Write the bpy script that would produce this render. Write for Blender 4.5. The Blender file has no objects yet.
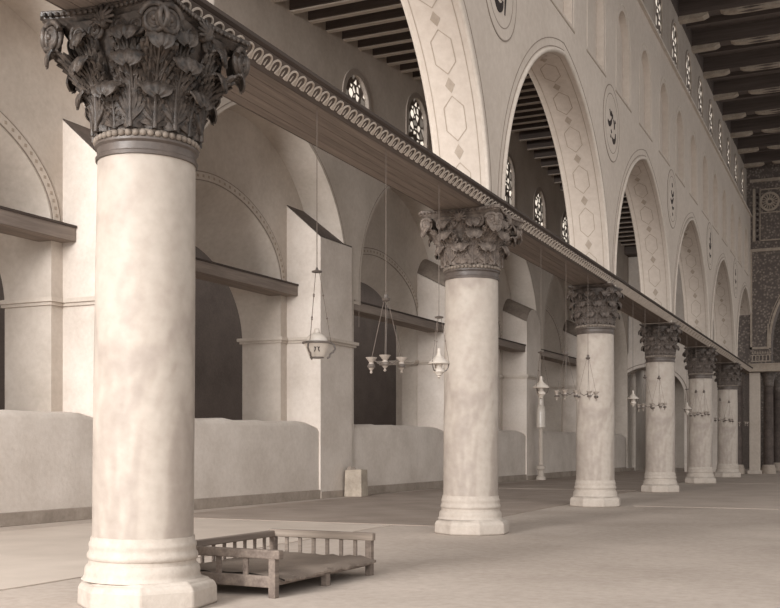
import bpy, bmesh, math, random
from math import sin, cos, pi, sqrt, atan2, radians
from mathutils import Vector, Matrix
random.seed(7)
SC = bpy.context.scene
COL = SC.collection
E = 1.52                      # eye height above the floor

# ------------------------------------------------------------------ helpers
def lin(r, g, b):
    def f(c):
        c /= 255.0
        return c / 12.92 if c <= 0.04045 else ((c + 0.055) / 1.055) ** 2.4
    g_ = (r + g + b) / 3.0
    r, g, b = [c + (g_ - c) * 0.04 for c in (r, g, b)]       # slightly greyed sepia
    return (f(r), f(g), f(b), 1.0)

class MB:
    def __init__(s): s.v = []; s.f = []; s.sm = set()
    def add(s, vs, fs):
        n = len(s.v); s.v += [tuple(p) for p in vs]; s.f += [tuple(i + n for i in q) for q in fs]; return s
    def quad(s, a, b, c, d): return s.add([a, b, c, d], [(0, 1, 2, 3)])
    def box(s, x0, x1, y0, y1, z0, z1, m=None):
        vs = [(x, y, z) for z in (z0, z1) for y in (y0, y1) for x in (x0, x1)]
        if m: vs = [m(*p) for p in vs]
        return s.add(vs, [(0, 2, 3, 1), (4, 5, 7, 6), (0, 1, 5, 4), (2, 6, 7, 3), (0, 4, 6, 2), (1, 3, 7, 5)])
    def lathe(s, prof, seg=32, c=(0, 0), rot=0.0, wob=None):
        vs = []; fs = []
        for r, z in prof:
            for i in range(seg):
                a = rot + 2 * pi * i / seg
                rr = r if wob is None else r * wob(a, z)
                vs.append((c[0] + rr * cos(a), c[1] + rr * sin(a), z))
        for k in range(len(prof) - 1):
            for i in range(seg):
                j = (i + 1) % seg
                fs.append((k * seg + i, k * seg + j, (k + 1) * seg + j, (k + 1) * seg + i))
        fs.append(tuple(range(seg))[::-1]); fs.append(tuple((len(prof) - 1) * seg + i for i in range(seg)))
        return s.add(vs, fs)
    def tube(s, path, r, seg=8, closed=False, flat=1.0):
        P = [Vector(p) for p in path]; n = len(P)
        R = r if isinstance(r, (list, tuple)) else [r] * n
        vs = []; fs = []; up = None
        for i in range(n):
            a = P[(i - 1) % n] if (closed or i > 0) else P[i]
            b = P[(i + 1) % n] if (closed or i < n - 1) else P[i]
            t = (b - a).normalized() if (b - a).length > 1e-9 else Vector((0, 0, 1))
            if up is None:
                up = Vector((0, 0, 1)) if abs(t.z) < 0.9 else Vector((1, 0, 0))
            up = (up - t * up.dot(t))
            up = up.normalized() if up.length > 1e-6 else t.orthogonal().normalized()
            sd = t.cross(up)
            for k in range(seg):
                q = 2 * pi * k / seg
                vs.append(P[i] + (up * cos(q) * flat + sd * sin(q)) * R[i])
        m = n if closed else n - 1
        for i in range(m):
            i2 = (i + 1) % n
            for k in range(seg):
                k2 = (k + 1) % seg
                fs.append((i * seg + k, i * seg + k2, i2 * seg + k2, i2 * seg + k))
        if not closed:
            fs.append(tuple(range(seg))[::-1]); fs.append(tuple((n - 1) * seg + k for k in range(seg)))
        return s.add(vs, fs)
    def sphere(s, c, r, seg=12, rings=8, sc=(1, 1, 1)):
        vs = [(c[0], c[1], c[2] - r * sc[2])]; fs = []
        for i in range(1, rings):
            t = -pi / 2 + pi * i / rings
            for k in range(seg):
                q = 2 * pi * k / seg
                vs.append((c[0] + r * sc[0] * cos(t) * cos(q), c[1] + r * sc[1] * cos(t) * sin(q), c[2] + r * sc[2] * sin(t)))
        vs.append((c[0], c[1], c[2] + r * sc[2])); L = len(vs) - 1
        for k in range(seg): fs.append((0, 1 + (k + 1) % seg, 1 + k))
        for i in range(rings - 2):
            for k in range(seg):
                a = 1 + i * seg + k; b = 1 + i * seg + (k + 1) % seg
                fs.append((a, b, b + seg, a + seg))
        for k in range(seg): fs.append((L - seg + k, L - seg + (k + 1) % seg, L))
        return s.add(vs, fs)
    def prism(s, a, b):
        n = len(a)
        fs = [tuple(range(n))[::-1], tuple(range(n, 2 * n))] + [(i, (i + 1) % n, n + (i + 1) % n, n + i) for i in range(n)]
        return s.add(list(a) + list(b), fs)
    def strip(s, A, B):
        n = len(A); k = len(s.f)
        s.add(list(A) + list(B), [(i, i + 1, n + i + 1, n + i) for i in range(n - 1)])
        s.sm |= set(range(k, len(s.f))); return s
    def grid(s, rows, thick=None):
        h = len(rows); w = len(rows[0])
        vs = [p for r in rows for p in r]
        fs = [(i * w + j, i * w + j + 1, (i + 1) * w + j + 1, (i + 1) * w + j) for i in range(h - 1) for j in range(w - 1)]
        return s.add(vs, fs)
    def build(s, name, mat, parent=None, smooth=None, bevel=0.0, recalc=True, merge=True):
        me = bpy.data.meshes.new(name)
        me.from_pydata([tuple(p) for p in s.v], [], s.f)
        bm = bmesh.new(); bm.from_mesh(me)
        if s.sm: merge = False; smooth = None
        if merge: bmesh.ops.remove_doubles(bm, verts=bm.verts, dist=0.0004)
        if recalc: bmesh.ops.recalc_face_normals(bm, faces=bm.faces)
        if bevel > 0:
            ed = [e for e in bm.edges if len(e.link_faces) == 2 and e.calc_face_angle(0) > 0.5]
            bmesh.ops.bevel(bm, geom=ed, offset=bevel, segments=2, affect='EDGES', profile=0.5, clamp_overlap=True)
        bm.to_mesh(me); bm.free()
        if smooth is not None:
            for p in me.polygons: p.use_smooth = True
            me.set_sharp_from_angle(angle=radians(smooth))
        for i in s.sm: me.polygons[i].use_smooth = True
        me.materials.append(mat)
        o = bpy.data.objects.new(name, me); COL.objects.link(o)
        if parent is not None: o.parent = parent
        return o

def empty(name, loc, rz=0.0):
    o = bpy.data.objects.new(name, None); COL.objects.link(o)
    o.location = loc; o.rotation_euler = (0, 0, rz); o.empty_display_size = 0.2
    return o
def tag(o, label, cat, group=None, kind=None):
    o['label'] = label; o['category'] = cat
    if group: o['group'] = group
    if kind: o['kind'] = kind
    return o
def copy_tree(o, parent=None):
    c = o.copy(); COL.objects.link(c)
    if parent is not None: c.parent = parent
    for ch in list(o.children): copy_tree(ch, c)
    return c
def inst(mesh_obj, name, parent, loc=(0, 0, 0), rot=(0, 0, 0), scale=(1, 1, 1)):
    o = bpy.data.objects.new(name, mesh_obj.data); COL.objects.link(o)
    o.parent = parent; o.location = loc; o.rotation_euler = rot; o.scale = scale
    return o

# ------------------------------------------------------------------ materials
def newmat(name):
    m = bpy.data.materials.new(name); m.use_nodes = True
    nt = m.node_tree; b = nt.nodes['Principled BSDF']
    return m, nt, b
def N(nt, t, **kw):
    n = nt.nodes.new(t)
    for k, v in kw.items():
        if k in n.inputs: n.inputs[k].default_value = v
        else: setattr(n, k, v)
    return n
def ramp(nt, stops):
    r = nt.nodes.new('ShaderNodeValToRGB'); e = r.color_ramp.elements
    while len(e) < len(stops): e.new(0.5)
    for i, (p, c) in enumerate(stops): e[i].position = p; e[i].color = c
    return r
def mottled(name, c1, c2, scale=1.0, rough=0.85, fine=12.0, bump=0.15, detail=6, spec=0.2, stretch=(1, 1, 1), c3=None, dist=0.02):
    m, nt, b = newmat(name); L = nt.links
    tc = N(nt, 'ShaderNodeTexCoord'); mp = N(nt, 'ShaderNodeMapping'); mp.inputs['Scale'].default_value = stretch
    L.new(tc.outputs['Object'], mp.inputs['Vector'])
    n1 = N(nt, 'ShaderNodeTexNoise', Scale=scale, Detail=detail, Roughness=0.6)
    L.new(mp.outputs[0], n1.inputs['Vector'])
    st = [(0.3, lin(*c1)), (0.7, lin(*c2))]
    if c3: st = [(0.25, lin(*c1)), (0.5, lin(*c2)), (0.75, lin(*c3))]
    r = ramp(nt, st); L.new(n1.outputs[0], r.inputs[0])
    n2 = N(nt, 'ShaderNodeTexNoise', Scale=fine, Detail=5, Roughness=0.65)
    L.new(mp.outputs[0], n2.inputs['Vector'])
    mx = N(nt, 'ShaderNodeMix', data_type='RGBA', blend_type='SOFT_LIGHT'); mx.inputs[0].default_value = 0.35
    L.new(r.outputs[0], mx.inputs[6]); L.new(n2.outputs[0], mx.inputs[7])
    L.new(mx.outputs[2], b.inputs['Base Color'])
    b.inputs['Roughness'].default_value = rough; b.inputs['Specular IOR Level'].default_value = spec
    bp = N(nt, 'ShaderNodeBump', Strength=bump, Distance=dist)
    L.new(n2.outputs[0], bp.inputs['Height']); L.new(bp.outputs[0], b.inputs['Normal'])
    return m
def wood(name, c1, c2, axis='Y', scale=6.0, rough=0.7, bump=0.2):
    st = {'Y': (1, 0.05, 1), 'X': (0.05, 1, 1), 'Z': (1, 1, 0.05)}[axis]
    return mottled(name, c1, c2, scale=scale, rough=rough, fine=scale * 4, bump=bump, stretch=st)

M = {}
M['plaster'] = mottled('plaster_pale', (176, 163, 151), (190, 178, 166), 0.55, fine=9, bump=0.12)
M['plaster_nave'] = mottled('plaster_nave', (186, 173, 161), (196, 183, 171), 0.4, fine=7, bump=0.05)
M['plaster_upper'] = mottled('plaster_upper', (160, 148, 138), (178, 166, 155), 0.7, fine=9, bump=0.12)
M['plaster_aisle'] = mottled('plaster_aisle', (178, 166, 154), (206, 195, 184), 0.45, fine=8, bump=0.2)
M['plaster_low'] = mottled('plaster_low', (194, 182, 171), (216, 205, 195), 0.8, fine=10, bump=0.3)
M['trimline'] = mottled('moulding_plaster', (186, 174, 162), (202, 190, 178), 1.2, fine=12, bump=0.05)
M['groove'] = mottled('drawn_line', (128, 116, 106), (146, 133, 122), 2.0, bump=0.02)
M['paint'] = mottled('painted_band', (154, 140, 126), (168, 154, 140), 2.0, bump=0.02)
M['ink'] = mottled('calligraphy_ink', (48, 42, 41), (62, 54, 51), 3.0, bump=0.02)
M['stone'] = mottled('stone_base', (170, 158, 147), (190, 179, 168), 1.5, fine=14, bump=0.35)
M['block'] = mottled('stone_block', (150, 138, 125), (188, 174, 158), 3.0, fine=14, bump=0.5)
M['skirt'] = mottled('wall_base_stone', (142, 130, 119), (166, 153, 141), 2.0, fine=12, bump=0.3)
M['capital'] = mottled('capital_dark_bronze', (38, 33, 30), (92, 81, 73), 11.0, rough=0.42, fine=22, bump=0.5, spec=0.4)
M['capital_mid'] = mottled('capital_worn', (82, 72, 66), (134, 121, 111), 10.0, rough=0.55, fine=24, bump=0.5, spec=0.3)
M['capital_small'] = mottled('capital_basket', (62, 54, 49), (108, 96, 88), 9.0, rough=0.55, fine=24, bump=0.5, spec=0.4)
M['collar'] = mottled('collar_bronze', (72, 63, 58), (98, 87, 80), 3.0, rough=0.45, fine=18, bump=0.15, spec=0.5)
M['bead'] = mottled('bead_ring', (112, 101, 92), (142, 130, 119), 6.0, rough=0.5, fine=20, bump=0.2)
M['beam'] = wood('beam_boards', (112, 101, 94), (138, 126, 117), 'Y', 7.0)
M['beam_far'] = wood('beam_boards_far', (100, 88, 80), (118, 105, 96), 'Y', 7.0)
M['beam_edge'] = wood('beam_dark_edge', (66, 57, 53), (80, 70, 64), 'Y', 6.0)
M['leafband'] = mottled('leaf_moulding', (172, 159, 147), (196, 183, 170), 7.0, fine=18, bump=0.15)
M['leafback'] = wood('leaf_ground', (84, 74, 68), (100, 89, 82), 'Y', 6.0)
M['rafter'] = wood('rafter_dark', (84, 74, 69), (102, 91, 85), 'X', 4.0)
M['lath'] = wood('lit_soffit_wood', (182, 169, 156), (198, 185, 172), 'X', 4.0)  # pale tone stands for light caught on the rafter undersides
M['deck'] = wood('deck_dark', (90, 79, 74), (106, 95, 88), 'X', 3.0)
M['bracket'] = mottled('bracket_paint', (150, 137, 124), (176, 162, 147), 3.0, bump=0.1)
M['tie'] = wood('aisle_beam', (122, 110, 102), (146, 133, 123), 'Y', 5.0)
M['dust'] = mottled('dust_layer', (112, 100, 91), (142, 130, 119), 1.5, bump=0.2)
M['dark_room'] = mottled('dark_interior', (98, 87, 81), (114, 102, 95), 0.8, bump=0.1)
M['metal'] = mottled('lamp_metal', (84, 75, 69), (112, 101, 93), 8.0, rough=0.4, bump=0.05, spec=0.5)
M['wire'] = mottled('wire_grey', (112, 100, 92), (128, 116, 107), 8.0, rough=0.5, bump=0.02)
M['enamel'] = mottled('lamp_enamel', (192, 181, 169), (208, 197, 186), 4.0, rough=0.3, bump=0.02, spec=0.5)
M['cup'] = mottled('cup_glass', (158, 146, 136), (178, 166, 155), 6.0, rough=0.3, bump=0.02, spec=0.5)
M['bedwood'] = wood('bed_wood', (98, 86, 79), (138, 124, 113), 'Y', 8.0)
M['bedpale'] = wood('bed_wood_pale', (130, 117, 107), (160, 146, 133), 'X', 8.0)
M['darkmarble'] = mottled('dark_marble', (66, 58, 54), (94, 83, 77), 3.0, rough=0.6, bump=0.05, spec=0.15)
M['palemosaic'] = mottled('pale_frame', (150, 137, 124), (172, 158, 144), 4.0, bump=0.1)

def marble_mat():
    m, nt, b = newmat('marble_shaft'); L = nt.links
    tc = N(nt, 'ShaderNodeTexCoord'); mp = N(nt, 'ShaderNodeMapping'); mp.inputs['Scale'].default_value = (1.0, 1.0, 0.55)
    L.new(tc.outputs['Object'], mp.inputs['Vector'])
    n1 = N(nt, 'ShaderNodeTexNoise', Scale=1.1, Detail=3, Roughness=0.5, Distortion=0.6); L.new(mp.outputs[0], n1.inputs['Vector'])
    w = N(nt, 'ShaderNodeMath', operation='MULTIPLY'); w.inputs[1].default_value = 26.0; L.new(n1.outputs[0], w.inputs[0])
    sn = N(nt, 'ShaderNodeMath', operation='SINE'); L.new(w.outputs[0], sn.inputs[0])
    r = ramp(nt, [(0.0, lin(160, 148, 138)), (0.5, lin(172, 160, 149)), (1.0, lin(178, 167, 156))])
    mr = N(nt, 'ShaderNodeMapRange'); mr.inputs[1].default_value = -1; mr.inputs[2].default_value = 1
    L.new(sn.outputs[0], mr.inputs[0]); L.new(mr.outputs[0], r.inputs[0])
    n2 = N(nt, 'ShaderNodeTexNoise', Scale=9.0, Detail=5); L.new(tc.outputs['Object'], n2.inputs['Vector'])
    mx = N(nt, 'ShaderNodeMix', data_type='RGBA', blend_type='SOFT_LIGHT'); mx.inputs[0].default_value = 0.3
    L.new(r.outputs[0], mx.inputs[6]); L.new(n2.outputs[0], mx.inputs[7]); L.new(mx.outputs[2], b.inputs['Base Color'])
    b.inputs['Roughness'].default_value = 0.55; b.inputs['Specular IOR Level'].default_value = 0.3
    bp = N(nt, 'ShaderNodeBump', Strength=0.08, Distance=0.02); L.new(n2.outputs[0], bp.inputs['Height']); L.new(bp.outputs[0], b.inputs['Normal'])
    return m
M['marble'] = marble_mat()

def floor_mat_():
    m, nt, b = newmat('floor_pavement'); L = nt.links
    tc = N(nt, 'ShaderNodeTexCoord')
    n1 = N(nt, 'ShaderNodeTexNoise', Scale=0.35, Detail=5, Roughness=0.6); L.new(tc.outputs['Object'], n1.inputs['Vector'])
    r = ramp(nt, [(0.3, lin(164, 151, 140)), (0.7, lin(184, 171, 160))]); L.new(n1.outputs[0], r.inputs[0])
    n2 = N(nt, 'ShaderNodeTexNoise', Scale=8.0, Detail=6, Roughness=0.7); L.new(tc.outputs['Object'], n2.inputs['Vector'])
    mx = N(nt, 'ShaderNodeMix', data_type='RGBA', blend_type='SOFT_LIGHT'); mx.inputs[0].default_value = 0.5
    L.new(r.outputs[0], mx.inputs[6]); L.new(n2.outputs[0], mx.inputs[7]); L.new(mx.outputs[2], b.inputs['Base Color'])
    b.inputs['Roughness'].default_value = 0.9; b.inputs['Specular IOR Level'].default_value = 0.15
    bp = N(nt, 'ShaderNodeBump', Strength=0.2, Distance=0.02); L.new(n2.outputs[0], bp.inputs['Height']); L.new(bp.outputs[0], b.inputs['Normal'])
    return m
M['floor'] = floor_mat_()

def weave_mat(name, c1, c2, sc=40.0):
    m, nt, b = newmat(name); L = nt.links
    tc = N(nt, 'ShaderNodeTexCoord')
    w1 = N(nt, 'ShaderNodeTexWave', Scale=sc * 0.3, Distortion=1.5, Detail=2); w1.bands_direction = 'X'
    w2 = N(nt, 'ShaderNodeTexWave', Scale=sc * 0.3, Distortion=1.5, Detail=2); w2.bands_direction = 'Y'
    for w in (w1, w2): L.new(tc.outputs['Object'], w.inputs['Vector'])
    mu = N(nt, 'ShaderNodeMath', operation='MULTIPLY'); L.new(w1.outputs[1], mu.inputs[0]); L.new(w2.outputs[1], mu.inputs[1])
    n1 = N(nt, 'ShaderNodeTexNoise', Scale=0.8, Detail=6); L.new(tc.outputs['Object'], n1.inputs['Vector'])
    ad = N(nt, 'ShaderNodeMath', operation='MULTIPLY_ADD'); ad.inputs[1].default_value = 0.25; L.new(mu.outputs[0], ad.inputs[0]); L.new(n1.outputs[0], ad.inputs[2])
    r = ramp(nt, [(0.3, lin(*c1)), (0.8, lin(*c2))]); L.new(ad.outputs[0], r.inputs[0]); L.new(r.outputs[0], b.inputs['Base Color'])
    b.inputs['Roughness'].default_value = 0.95; b.inputs['Specular IOR Level'].default_value = 0.1
    bp = N(nt, 'ShaderNodeBump', Strength=0.3, Distance=0.01); L.new(ad.outputs[0], bp.inputs['Height']); L.new(bp.outputs[0], b.inputs['Normal'])
    return m
M['straw'] = weave_mat('straw_matting', (140, 127, 117), (166, 152, 141))
M['straw_pale'] = weave_mat('straw_matting_pale', (178, 165, 153), (198, 185, 173))
M['straw_nave'] = weave_mat('straw_matting_nave', (166, 153, 142), (186, 172, 161))
M['bedmat'] = weave_mat('bed_webbing', (96, 85, 78), (146, 132, 120), 70.0)

def glass_mat(name, sc, strength):
    # claustra window: pale lit cells between dark leading
    m, nt, b = newmat(name); L = nt.links
    tc = N(nt, 'ShaderNodeTexCoord')
    v = N(nt, 'ShaderNodeTexVoronoi', Scale=sc, Randomness=0.65); v.feature = 'DISTANCE_TO_EDGE'
    L.new(tc.outputs['Object'], v.inputs['Vector'])
    r = ramp(nt, [(0.09, (0, 0, 0, 1)), (0.16, (1, 1, 1, 1))]); L.new(v.outputs['Distance'], r.inputs[0])
    v2 = N(nt, 'ShaderNodeTexVoronoi', Scale=sc, Randomness=0.65); L.new(tc.outputs['Object'], v2.inputs['Vector'])
    sp = N(nt, 'ShaderNodeSeparateColor'); L.new(v2.outputs['Color'], sp.inputs[0])
    r2 = ramp(nt, [(0.25, (0.12, 0.12, 0.12, 1)), (0.55, (1, 1, 1, 1))]); L.new(sp.outputs[0], r2.inputs[0])
    mu = N(nt, 'ShaderNodeMath', operation='MULTIPLY'); L.new(r.outputs[0], mu.inputs[0]); L.new(r2.outputs[0], mu.inputs[1])
    mu2 = N(nt, 'ShaderNodeMath', operation='MULTIPLY'); mu2.inputs[1].default_value = strength; L.new(mu.outputs[0], mu2.inputs[0])
    b.inputs['Base Color'].default_value = lin(112, 100, 92); b.inputs['Roughness'].default_value = 0.6
    b.inputs['Emission Color'].default_value = lin(236, 222, 205)
    L.new(mu2.outputs[0], b.inputs['Emission Strength'])
    return m
def daypane():
    m, nt, b = newmat('bright_pane'); b.inputs['Base Color'].default_value = lin(150, 138, 127)
    b.inputs['Emission Color'].default_value = lin(236, 222, 208); b.inputs['Emission Strength'].default_value = 0.45
    return m
M['daypane'] = daypane()
M['glass'] = glass_mat('coloured_glass_lattice', 3.6, 1.7)
M['glass_up'] = glass_mat('clerestory_glass_lattice', 3.2, 1.7)

def mosaic_mat():
    m, nt, b = newmat('mosaic_ornament'); L = nt.links
    tc = N(nt, 'ShaderNodeTexCoord')
    v = N(nt, 'ShaderNodeTexVoronoi', Scale=7.0, Randomness=0.9); L.new(tc.outputs['Object'], v.inputs['Vector'])
    n = N(nt, 'ShaderNodeTexNoise', Scale=7.0, Detail=6, Distortion=1.5); L.new(tc.outputs['Object'], n.inputs['Vector'])
    mu = N(nt, 'ShaderNodeMath', operation='MULTIPLY'); L.new(v.outputs['Distance'], mu.inputs[0]); L.new(n.outputs[0], mu.inputs[1])
    r = ramp(nt, [(0.05, lin(146, 133, 122)), (0.16, lin(112, 100, 92)), (0.3, lin(88, 78, 72))]); L.new(mu.outputs[0], r.inputs[0])
    L.new(r.outputs[0], b.inputs['Base Color']); b.inputs['Roughness'].default_value = 0.7
    return m
M['mosaic'] = mosaic_mat()

# ------------------------------------------------------------------ wall panels with openings
def arch_top(uc, half, spring, rise, c=0.15, p=None):
    if p:                                   # super-elliptic low arch
        def f(u):
            t = min(1.0, abs(u - uc) / half)
            return spring + rise * max(0.0, 1 - t ** p) ** (1 / p)
        return f
    R = half + c
    k = rise / sqrt(R * R - c * c)
    def f(u):
        t = min(half, abs(u - uc)) + c
        return spring + k * sqrt(max(0.0, R * R - t * t))
    return f
def samples(uc, half, n=28):
    return [uc - half * cos(pi * i / n) for i in range(n + 1)]

def wall_panel(mb, m, u0, u1, z0, z1, df, db, ops, back=True, caps=True):
    """wall between u0..u1, z0..z1, front at depth df, back at db; ops: dicts uc, half, zb, top, blind(depth or None)"""
    ops = sorted(ops, key=lambda o: o['uc'])
    cur = u0
    def face(a, b, za0, zb0, za1, zb1, d):
        mb.quad(m(a, d, za0), m(b, d, zb0), m(b, d, zb1), m(a, d, za1))
    for o in ops + [None]:
        e = o['uc'] - o['half'] if o else u1
        if e > cur + 1e-6:
            face(cur, e, z0, z0, z1, z1, df)
            if back: face(cur, e, z0, z0, z1, z1, db)
        if not o: break
        us = samples(o['uc'], o['half'], o.get('n', 28)); T = [o['top'](u) for u in us]
        zb = o['zb']; dd = o.get('blind') or db
        Tb = [o['top_b'](u) for u in us] if 'top_b' in o else T
        for i in range(len(us) - 1):
            a, b = us[i], us[i + 1]
            face(a, b, T[i], T[i + 1], z1, z1, df)
            if zb > z0 + 1e-6: face(a, b, z0, z0, zb, zb, df)
            if zb > z0 + 1e-6: mb.quad(m(a, df, zb), m(b, df, zb), m(b, dd, zb), m(a, dd, zb))
            if o.get('blind'):
                face(a, b, zb, zb, T[i], T[i + 1], dd)
                if back: face(a, b, z0, z0, z1, z1, db)
            elif back:
                face(a, b, Tb[i], Tb[i + 1], z1, z1, db)
                if zb > z0 + 1e-6: face(a, b, z0, z0, zb, zb, db)
        mb.strip([m(u, df, t) for u, t in zip(us, T)], [m(u, dd, t) for u, t in zip(us, Tb)])
        for u, t, tb in ((us[0], T[0], Tb[0]), (us[-1], T[-1], Tb[-1])):
            mb.quad(m(u, df, zb), m(u, df, t), m(u, dd, tb), m(u, dd, zb))
        cur = o['uc'] + o['half']
    if caps:
        for u in (u0, u1): mb.quad(m(u, df, z0), m(u, df, z1), m(u, db, z1), m(u, db, z0))
        mb.quad(m(u0, df, z1), m(u1, df, z1), m(u1, db, z1), m(u0, db, z1))
        if not any(o['zb'] <= z0 + 1e-6 for o in ops):
            mb.quad(m(u0, df, z0), m(u1, df, z0), m(u1, db, z0), m(u0, db, z0))
    return mb

def arch_path(uc, half, zb, top, n=40, grow=0.0):
    us = samples(uc, half, n); pts = [(us[0], zb)] + [(u, top(u)) for u in us] + [(us[-1], zb)]
    if grow:
        out = []
        for i, p in enumerate(pts):
            a = pts[max(0, i - 1)]; b = pts[min(len(pts) - 1, i + 1)]
            tx, tz = b[0] - a[0], b[1] - a[1]; l = math.hypot(tx, tz) or 1
            out.append((p[0] - tz / l * grow, p[1] + tx / l * grow))
        out[0] = (out[0][0], zb); out[-1] = (out[-1][0], zb)
        pts = out
    return pts
def band_along(mb, m, pin, pout, d0, d1):
    """flat raised band between two parallel (u,z) paths, from depth d0 (wall) to d1 (proud)"""
    n = len(pin)
    for i in range(n - 1):
        a, b, c, d = pin[i], pin[i + 1], pout[i + 1], pout[i]
        mb.quad(m(a[0], d1, a[1]), m(b[0], d1, b[1]), m(c[0], d1, c[1]), m(d[0], d1, d[1]))
        mb.quad(m(a[0], d0, a[1]), m(b[0], d0, b[1]), m(b[0], d1, b[1]), m(a[0], d1, a[1]))
        mb.quad(m(d[0], d0, d[1]), m(c[0], d0, c[1]), m(c[0], d1, c[1]), m(d[0], d1, d[1]))

# ------------------------------------------------------------------ layout numbers
CY = [8.34, 17.47, 26.60, 35.73, 44.86, 53.99]      # column positions along the nave
CX = -6.338
DN, DA = 5.917, 6.80                                # nave / aisle faces of the arcade wall
DU = 6.12                                           # recessed upper wall
YEND = 60.6
mN = lambda u, d, z: (-d, u, z)
def mA(u, d, z): return (-(d - 0.032 * (u - 29.0)), u, z)     # the aisle wall runs slightly askew

# ------------------------------------------------------------------ camera
cam = bpy.data.cameras.new('camera'); co = bpy.data.objects.new('camera', cam); COL.objects.link(co)
co.location = (0, 0, E); co.rotation_euler = (pi / 2, 0, radians(24.36))
cam.sensor_width = 36.0; cam.lens = 36.0 * 1060 / 780; cam.shift_y = 142 / 780; cam.clip_start = 0.05; cam.clip_end = 300
SC.camera = co

# ------------------------------------------------------------------ floor
fl = MB(); fl.box(-30, 9, -4, 84, -0.25, 0.0)
tag(fl.build('floor', M['floor']), 'pale worn stone pavement of the whole hall', 'floor', kind='structure')

# ------------------------------------------------------------------ nave arcade wall
arches = []
for k in range(-1, 6):
    y0 = CY[0] + 9.13 * k
    yc_ = y0 + 4.565; arches.append((yc_ - 0.014 * max(0.0, yc_ - 20.0), 4.12))
A_SPRING = 4.0 + E; A_RISE = 4.27; A_BASE = 5.70
def nave_arch(i):
    uc, h = arches[i]; return arch_top(uc, h, A_SPRING, A_RISE, 0.8)
w = MB()
ops = [dict(uc=a[0], half=a[1], zb=A_BASE - 0.15, top=nave_arch(i), n=44) for i, a in enumerate(arches)]
Y0W = arches[0][0] - 4.9
wall_panel(w, mN, Y0W, YEND + 0.6, A_BASE - 0.15, 10.45, DN, DA, ops, caps=True)
nich = []
ny = 28.0 - 3.043 * 9
while ny < YEND - 1:
    if ny > Y0W + 1.5:
        nich.append(dict(uc=ny, half=0.76, zb=9.17 + E, top=arch_top(ny, 0.76, 10.55 + E, 0.9, 0.1), blind=DN + 0.18, n=14))
    ny += 3.043
wall_panel(w, mN, Y0W, YEND + 0.6, 10.45, 12.5 + E, DN, DA, nich)
ZTOP = 15.05 + E
upw = [dict(uc=o['uc'] + 0.05, half=0.66, zb=12.75 + E, top=arch_top(o['uc'] + 0.05, 0.66, 13.8 + E, 0.75, 0.06), n=12) for o in nich]
wu = MB(); wall_panel(wu, mN, Y0W, YEND + 0.6, 12.5 + E, ZTOP, DU, DA, upw)
wall_left = tag(w.build('wall_left', M['plaster_nave'], smooth=25), 'pale plastered arcade wall of high arches above the tie beam, with blind niches', 'wall', kind='structure')
wu.build('clerestory_strip', M['plaster_upper'], wall_left, smooth=25)

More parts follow.
